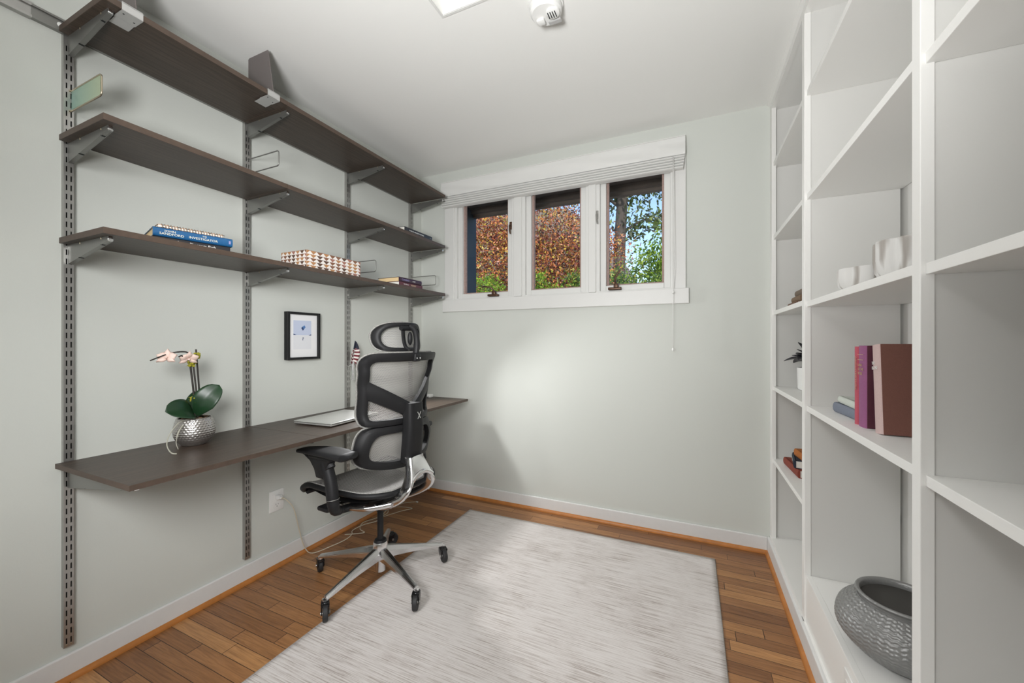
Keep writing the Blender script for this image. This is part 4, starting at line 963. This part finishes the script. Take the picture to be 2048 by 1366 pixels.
# chrome yoke: two swept blades joined by a curved back panel over an open arch
bb = B()
secs = [((-.205, .632), (-.246, .632), .040), ((-.220, .588), (-.262, .590), .050), ((-.231, .538), (-.284, .545), .073), ((-.228, .498), (-.290, .512), .096), ((-.207, .470), (-.268, .470), .105), ((-.166, .446), (-.222, .436), .106), ((-.12, .424), (-.158, .404), .10), ((-.07, .405), (-.095, .382), .080), ((-.02, .395), (-.03, .368), .055)]
FR = bez([(f[0], w, f[1]) for f, r_, w in secs], 5); RE = bez([(r_[0], w, r_[1]) for f, r_, w in secs], 5)
for s in (1, -1):
    rings = []
    for f, r_ in zip(FR, RE):
        c = (f+r_)/2; h = (r_-f)/2; ring = []
        for j in range(16):
            a = 2*PI*j/16; wf = (1 if s > 0 else .74); p = c+h*math.copysign(abs(math.cos(a))**.6, math.cos(a))+Vector((0, .0115, 0))*math.copysign(abs(math.sin(a))**.6, math.sin(a)); ring.append(bb.bm.verts.new((p.x+(.012*min(1, p.y/.1) if s < 0 else 0), s*p.y*wf, p.z)))
        rings.append(ring)
    for A, C in zip(rings, rings[1:]):
        for j in range(16): bb._f((A[j], A[(j+1) % 16], C[(j+1) % 16], C[j]), True)
    bb._f(rings[0]); bb._f(rings[-1])
def web(u, v, o=0):
    k = 2*v-1; z = .632-(.092-.026*(1-k*k))*u; w = k*(.036+.036*u)*(1 if k > 0 else .78)
    return Vector((-.244-.040*u+.004*(1-k*k)+o, w, z))
bb.grid(lambda u, v: web(u, v), 12, 14); bb.grid(lambda u, v: web(u, v, .02), 12, 14); bb.grid(lambda t, v: web(1, v, .02*t), 1, 14)
bb.tube([web(1, v/14, .008) for v in range(15)], .011, 10)
bb.build('back_yoke', M['chrome'], CH, smooth=.7)
# arms
for s in (1, -1):
    bb = B()
    ax = 0 if s > 0 else .065
    bb.tube(bez([(.02+ax, s*.05, .392), (.0+ax, s*.16, .408), (-.03+ax, s*.255, .432), (-.052+ax, s*.29, .452), (-.058+ax, s*.302, .49), (-.045+ax, s*.302, .56), (-.012+ax, s*.302, .648)], 7), [.017]*14+[.021]*12+[.0225]*17, 12, flat=(1, 1.1))
    bb.tube([(-.035+ax, s*.302, .62), (.0+ax, s*.302, .672)], .026, 10, flat=(1.3, .8)); bb.prism([(ax+.15, .674), (ax+.11, .664), (ax+.07, .645), (ax+.042, .615), (ax+.028, .58), (ax-.02, .58), (ax-.05, .65), (ax-.10, .672)], 'y', s*.302-.02, s*.302+.02, bev=.006); ar = bb.build('armrest', M['black'], CH, smooth=.9)
    bb = B()
    def pad(u, v, s=s):
        x = .185-.365*u+(.15 if s < 0 else 0); a = 2*PI*v; hw = .045+.008*math.sin(PI*u)-.022*(1-u)**3; hh = .0085+.006*u
        e = 4.0; c, q = math.cos(a), math.sin(a); k = (abs(c)**e+abs(q)**e)**(-1/e)
        end = min(1, math.sqrt(max(0, min(u*9, (1-u)*26)))+.02)
        return Vector((x, s*(.300+.012*u)+hw*c*k*end, .692-.020*(1-u)**2+.006*math.sin(PI*u)+hh*q*k*end))
    bb.grid(pad, 26, 20, ); bmesh.ops.remove_doubles(bb.bm, verts=list(bb.bm.verts), dist=1e-4); bb.box(-.08+ax, s*.302-.028, .660, .07+ax, s*.302+.028, .684, bev=.008)
    bb.build('armrest_pad', M['black'], ar, smooth=.9)
    bb = B(); bb.tube([(-.058+ax, s*.302, .4985), (-.0577+ax, s*.302, .5005)], .0242, 14, flat=(1, 1.12)); bb.build('trim_band', M['nickel'], ar)
    bb = B(); bb.lathe([(.012, 0), (.012, .006), (.009, .008), (0, .008)], 14, M4=basis((-.03+ax, s*.322, .59), (1, 0, 0), (0, 0, s))); bb.build('lever', M['black'], ar, smooth=.6)
# gas lift, base and casters
bb = B(); bb.lathe([(.0145, .155), (.0145, .345), (.02, .35), (0, .35)], 20); bb.lathe([(.029, .150), (.030, .185), (.026, .192), (.016, .194), (0, .194)], 24); bb.build('gas_lift', M['black'], CH, smooth=.6)
bb = B(); bb.lathe([(.0, .038), (.02, .038), (.0235, .041), (.024, .09), (.033, .105), (.036, .12), (.034, .175), (.031, .182), (0, .183)], 32); bb.build('base_hub', M['chrome'], CH, smooth=.6)
for k in range(5):
    th = math.radians(-91+72*k)-(PI-yaw)          # world angles of the legs
    c, s = math.cos(th), math.sin(th); R_ = Matrix.Rotation(th, 4, 'Z')
    bb = B()
    secs = [(.015, .160, .026, .055), (.06, .152, .0245, .048), (.14, .134, .020, .034), (.22, .116, .0165, .024), (.29, .101, .0145, .018), (.315, .0955, .0135, .0155)]
    rings = []
    for r_, zt, hw, hh in secs:
        rings.append([bb.bm.verts.new(R_ @ Vector((r_, y, z))) for y, z in ((-hw*.42, zt), (hw*.42, zt), (hw, zt-hh*.4), (hw*.95, zt-hh), (-hw*.95, zt-hh), (-hw, zt-hh*.4))])
    for A, C in zip(rings, rings[1:]):
        for j in range(6): bb._f((A[j], A[(j+1) % 6], C[(j+1) % 6], C[j]))
    bb._f(rings[0]); bb._f(rings[-1]); bmesh.ops.recalc_face_normals(bb.bm, faces=list(bb.bm.faces))
    bmesh.ops.bevel(bb.bm, geom=list(bb.bm.edges), offset=.002, segments=2, affect='EDGES'); bb.lathe([(.0125, .066), (.0125, .085), (0, .09)], 16, c=(.313*c, .313*s, 0))
    lg = bb.build('base_leg', M['chrome'], CH, smooth=.5)
    # caster: swivelled so the wheel trails from its stem; directions in world degrees
    sw = math.radians((-40, -62, -35, 60, 150)[k])-(PI-yaw); fl_ = .0062 if k in (0, 1, 2) else .0008
    Mc = Matrix.Translation((.313*c, .313*s, fl_)) @ Matrix.Rotation(sw, 4, 'Z')
    bb = B(); wr = .0335; ox = .020
    bb.lathe([(.0125, .058), (.0155, .062), (.0155, .072), (.006, .075)], 16, M4=Mc)
    bb.prism([(ox-.024, .030), (ox-.034, .045), (ox-.036, .064), (ox-.012, .0715), (ox+.014, .068), (ox+.006, .050), (ox+.008, .030), (ox, .022)], 'y', -.0165, -.0115, bev=.002, M4=Mc); bb.prism([(ox-.024, .030), (ox-.034, .045), (ox-.036, .064), (ox-.012, .0715), (ox+.014, .068), (ox+.006, .050), (ox+.008, .030), (ox, .022)], 'y', .0115, .0165, bev=.002, M4=Mc)
    bb.box(ox-.034, -.0125, .058, ox+.01, .0125, .07, bev=.003, M4=Mc); ca = bb.build('caster', M['gloss'], CH, smooth=.6)
    Rw = Mc @ basis((ox, 0, wr), (1, 0, 0), (0, 0, 1))
    bb = B(); bb.lathe([(0, -.008), (.013, -.008), (.022, -.0095), (.024, -.0105), (.0305, -.0105), (.0335, -.007), (.0335, .007), (.0305, .0105), (.024, .0105), (.022, .0095), (.013, .008), (0, .008)], 36, M4=Rw); bb.build('wheel', M['rubber'], ca, smooth=.6)
    bb = B(); bb.lathe([(.006, -.0185), (.0065, -.0165), (.0065, .0165), (.006, .0185)], 14, M4=Rw); bb.build('axle_cap', M['nickel'], ca, smooth=.6)

# ------------------------------------------------------------------ outdoors
def hill(x, y):
    sm = lambda a, c, t: (lambda q: q*q*(3-2*q))(max(0, min(1, (t-a)/(c-a))))
    return Vector((x, y, .15+.30*min(6.5, y-.4)+.02*(y-.4)+sm(6.5, 11, y)*sm(.2, -2.2, x)*3.6+.25*noise.noise(Vector((x*.3, y*.3, 1)))))
b = B(); b.grid(lambda u, v: hill(-14+30*u, .4+24*v), 90, 80)
struct(b.build('ground', mat('hillside_litter', (.16, .14, .115), .95, vary=.5, bscale=3)))
m = mat('brown_soffit', (.17, .13, .105), .7, vary=.3, bscale=6)
b = B()
b.box(-1.2, .12, 2.40, 3.2, .80, 2.42)
for k in range(5): b.box(-1.2, .16+k*.13, 2.385, 3.2, .165+k*.13, 2.4)
b.box(-1.2, .74, 2.335, 3.2, .79, 2.47); b.box(-1.2, .70, 2.36, 3.2, .74, 2.40)
b.box(-1.2, .5, 2.37, 3.2, .56, 2.40); struct(b.build('eave', m))
b = B(); b.box(-.7, .125, -.2, .04, .80, 2.40); struct(b.build('trim_5', mat('blue_grey_siding', (.022, .038, .062), .6)))
def crown(name, label, cat, loc, blobs, count, size, lm, trunk=None, seed=1, grp=None, branches=None):
    t = thing(name, label, cat, loc, 0, grp); rn = random.Random(seed); bb = B(); tot = sum(b_[1][0]*b_[1][1]*b_[1][2] for b_ in blobs)
    for c, rr in blobs:
        # clumps inside each blob, leaves thrown around the clumps
        k = max(6, int(count*rr[0]*rr[1]*rr[2]/tot)); nc = max(5, k//38); cl = []
        for _ in range(nc):
            v = Vector((rn.gauss(0, 1), rn.gauss(0, 1), rn.gauss(0, 1))).normalized()*(.35+.65*rn.random()**.5); cl.append(Vector((c[0]+v.x*rr[0], c[1]+v.y*rr[1], c[2]+v.z*rr[2])))
        cs = .22*min(rr)+size*1.2
        for _ in range(k):
            q = rn.choice(cl); p = q+Vector((rn.gauss(0, cs), rn.gauss(0, cs), rn.gauss(0, cs*.55)))
            a = Vector((rn.gauss(0, 1), rn.gauss(0, 1), rn.gauss(0, .6))).normalized(); e = a.orthogonal().normalized(); e.rotate(Matrix.Rotation(rn.random()*6.28, 3, a)); s_ = size*(.6+.7*rn.random()); f = a.cross(e)
            bb._f([bb.bm.verts.new(p-e*s_), bb.bm.verts.new(p+f*s_*.42), bb.bm.verts.new(p+e*s_), bb.bm.verts.new(p-f*s_*.42)])
    bb.build('foliage', lm, t, fixn=False)
    bb = B()
    for pth, r0, r1 in (trunk or []):
        pp_ = bez(pth, 5); kk = len(pp_); bb.tube(pp_, [r0+(r1-r0)*i/(kk-1) for i in range(kk)], 10)
    if trunk: bb.build('trunk', M['bark'], t, smooth=.9)
    return t
M['bark'] = mat('tree_bark', (.055, .045, .038), .95, vary=.45, bscale=25, bump=1)
RED = leaf_mat('copper_leaves', [(0, (.03, .008, .008)), (.26, (.13, .025, .018)), (.46, (.36, .09, .03)), (.62, (.62, .24, .06)), (.76, (.30, .09, .07)), (.88, (.60, .40, .05)), (1, (.14, .18, .04))])  # darkest stops also paint in the shade between the leaves
GRN = leaf_mat('green_leaves', [(0, (.02, .05, .012)), (.4, (.06, .13, .02)), (.7, (.16, .27, .03)), (1, (.34, .42, .06))])
RED.node_tree.nodes['Mix Shader'].inputs[0].default_value = .2
LIM = leaf_mat('lime_leaves', [(0, (.05, .12, .015)), (.5, (.17, .30, .02)), (1, (.40, .52, .05))], .45)
OAK = leaf_mat('oak_leaves', [(0, (.02, .035, .012)), (.6, (.06, .10, .025)), (1, (.22, .28, .06))])
crown('copper_maple', 'copper red maple filling the left and middle window panes', 'tree', (-1.5, 6.2, 1.9), [((-.9, 0, 1.0), (1.5, 1.2, 1.0)), ((.3, .2, .95), (1.2, 1.1, 1.0)), ((-.1, .2, 2.0), (1.5, 1.0, .65)), ((1.4, .2, 1.1), (.7, .9, .8)), ((-1.6, .2, 2.0), (1.0, 1, .6)), ((1.35, -.3, 1.4), (.5, .4, .25)), ((.95, -.2, 2.1), (.3, .3, .25)), ((1.45, -.3, .75), (.55, .4, .25))], 38000, .034, RED,
      [([(.1, 0, -.4), (.0, 0, .5), (-.15, .1, 1.2)], .10, .06), ([(0, 0, .4), (.5, .1, .95), (1.0, .2, 1.3)], .06, .02), ([(-.1, 0, .7), (-.8, .1, 1.3), (-1.2, .2, 1.9)], .05, .02), ([(-.1, .1, 1.1), (.2, .1, 1.8), (.3, .2, 2.4)], .05, .02)], 3)
crown('oak_tree', 'tall dark trunked oak seen through the right window pane', 'tree', (.18, 8.2, 2.1), [((-.1, 0, 3.3), (1.3, .8, .6)), ((.75, .1, 2.1), (.5, .5, .5)), ((-.5, 0, 2.3), (.4, .4, .4))], 2600, .075, OAK,
      [([(0, 0, -.4), (.02, 0, 1.5), (.1, 0, 3.0), (.14, 0, 4.5)], .17, .12), ([(.05, 0, 1.9), (.5, .1, 2.2), (.9, .2, 2.3)], .045, .015), ([(.05, 0, 2.6), (-.5, .1, 3.1), (-.9, .1, 3.3)], .045, .015), ([(.1, 0, 2.9), (.7, .1, 3.4), (1.1, .1, 3.6)], .05, .015)], 5)
crown('lime_tree', 'bright green tree against the sky at the right of the window', 'tree', (1.25, 11.5, 2.6), [((.35, 0, 2.0), (.75, .8, .75)), ((-.25, 0, 1.1), (.9, .9, .7)), ((.7, 0, .7), (1.1, .9, .8)), ((.55, 0, 2.75), (.4, .4, .35))], 6500, .075, LIM, [([(.2, 0, -.6), (.2, 0, 1.0), (.35, 0, 2.6)], .07, .02)], 9)
for k, (x, y, z, rr, lab) in enumerate(((-1.72, 4.3, 2.02, (.34, .3, .36), 'yellow green shrub low in the left window pane'), (-.62, 4.2, 1.98, (.36, .3, .34), 'leafy green shrub at the foot of the middle window pane'), (.0, 4.75, 2.05, (.34, .3, .40), 'green shrub low beside the middle mullion'), (.72, 5.3, 2.15, (.42, .35, .50), 'green shrub at the lower left of the right window pane'), (1.55, 4.9, 2.0, (.38, .35, .30), 'low green shrub at the lower right of the right window pane'))):
    crown('garden_shrub', lab, 'shrub', (x, y, z), [((0, 0, .05), rr)], 1500, .03, LIM if k in (0, 1) else GRN, [([(0, 0, -.8), (.02, 0, -.1)], .03, .015)], 20+k, 'shrubs outside the window')

# ------------------------------------------------------------------ light, world, camera
wd = bpy.data.worlds.new('world'); sc.world = wd; wd.use_nodes = True; n = wd.node_tree
bg = n.nodes['Background']; sky = N(n, 'ShaderNodeTexSky'); sky.sky_type = 'NISHITA'; sky.sun_disc = False; sky.sun_elevation = math.radians(48); sky.sun_rotation = math.radians(150); sky.air_density = 1.0; sky.dust_density = .6
L(n, sky, 'Color', bg, 'Color'); bg.inputs['Strength'].default_value = .20
def lamp(name, kind, loc, aim, energy, size=.3, size_y=None, col=(1, 1, 1)):
    l = bpy.data.lights.new(name, kind); l.energy = energy; l.color = col
    if kind == 'AREA':
        l.size = size
        if size_y: l.shape = 'RECTANGLE'; l.size_y = size_y
    o = bpy.data.objects.new(name, l); COL.objects.link(o); o.location = loc
    o.rotation_euler = (Vector(aim)-Vector(loc)).to_track_quat('-Z', 'Y').to_euler(); return o
LK = {'sky': .3, 'sun': 5.5, 's1': 1.95, 's2': .48, 's3': 1.85, 's5': .17, 's9': 2.2, 's10': 1.4}
bg.inputs['Strength'].default_value = LK['sky']
def spot(name, loc, aim, energy, deg, blend=1.0, rad=.2, col=(1, 1, 1)):
    o = lamp(name, 'SPOT', loc, aim, energy, col=col); o.data.spot_size = math.radians(deg); o.data.spot_blend = blend; o.data.shadow_soft_size = rad; return o
s = lamp('sun', 'SUN', (4, -3, 9), (-1, 7, 2), LK['sun'], col=(1, .96, .88)); s.data.angle = .01
spot('flash_to_ceiling', (1.6, -2.9, 1.3), (1.2, -1.1, 2.44), 100*LK['s1'], 110, rad=.2)
spot('hall_light', (.3, -3.6, 1.2), (1.9, -.5, .9), 100*LK['s2'], 60, rad=.15)
spot('flash_from_right', (2.05, -3.1, 1.7), (0, -1.15, .8), 100*LK['s3'], 60, rad=.4)
spot('flash_beside_desk', (.174, -.524, 1.28), (1.7, -1.0, .2), 30*LK['s10'], 118, blend=.5, rad=.05)
lamp('room_fill', 'AREA', (1.2, -4.1, 1.6), (1.2, 0, 1.3), 20*LK['s5'], 1.9, 1.5)
spot('fill_from_above', (1.0, -3.5, 2.3), (1.35, -.8, 0), 100*LK['s9'], 62, rad=.4)  # added fill lamp, brightens the rug and floor from high behind

cam = bpy.data.cameras.new('camera'); co = bpy.data.objects.new('camera', cam); COL.objects.link(co); sc.camera = co
cam.sensor_width = 36; cam.lens = 787.81/2048*36; cam.clip_start = .02
co.location = (1.9353, -2.5306, 1.1509); co.rotation_euler = (PI/2, 0, .4268)
sc.view_settings.view_transform = 'Standard'; sc.view_settings.look = 'None'; sc.view_settings.gamma = 1; sc.view_settings.use_curve_mapping = False
sc.view_settings.exposure = 0.0
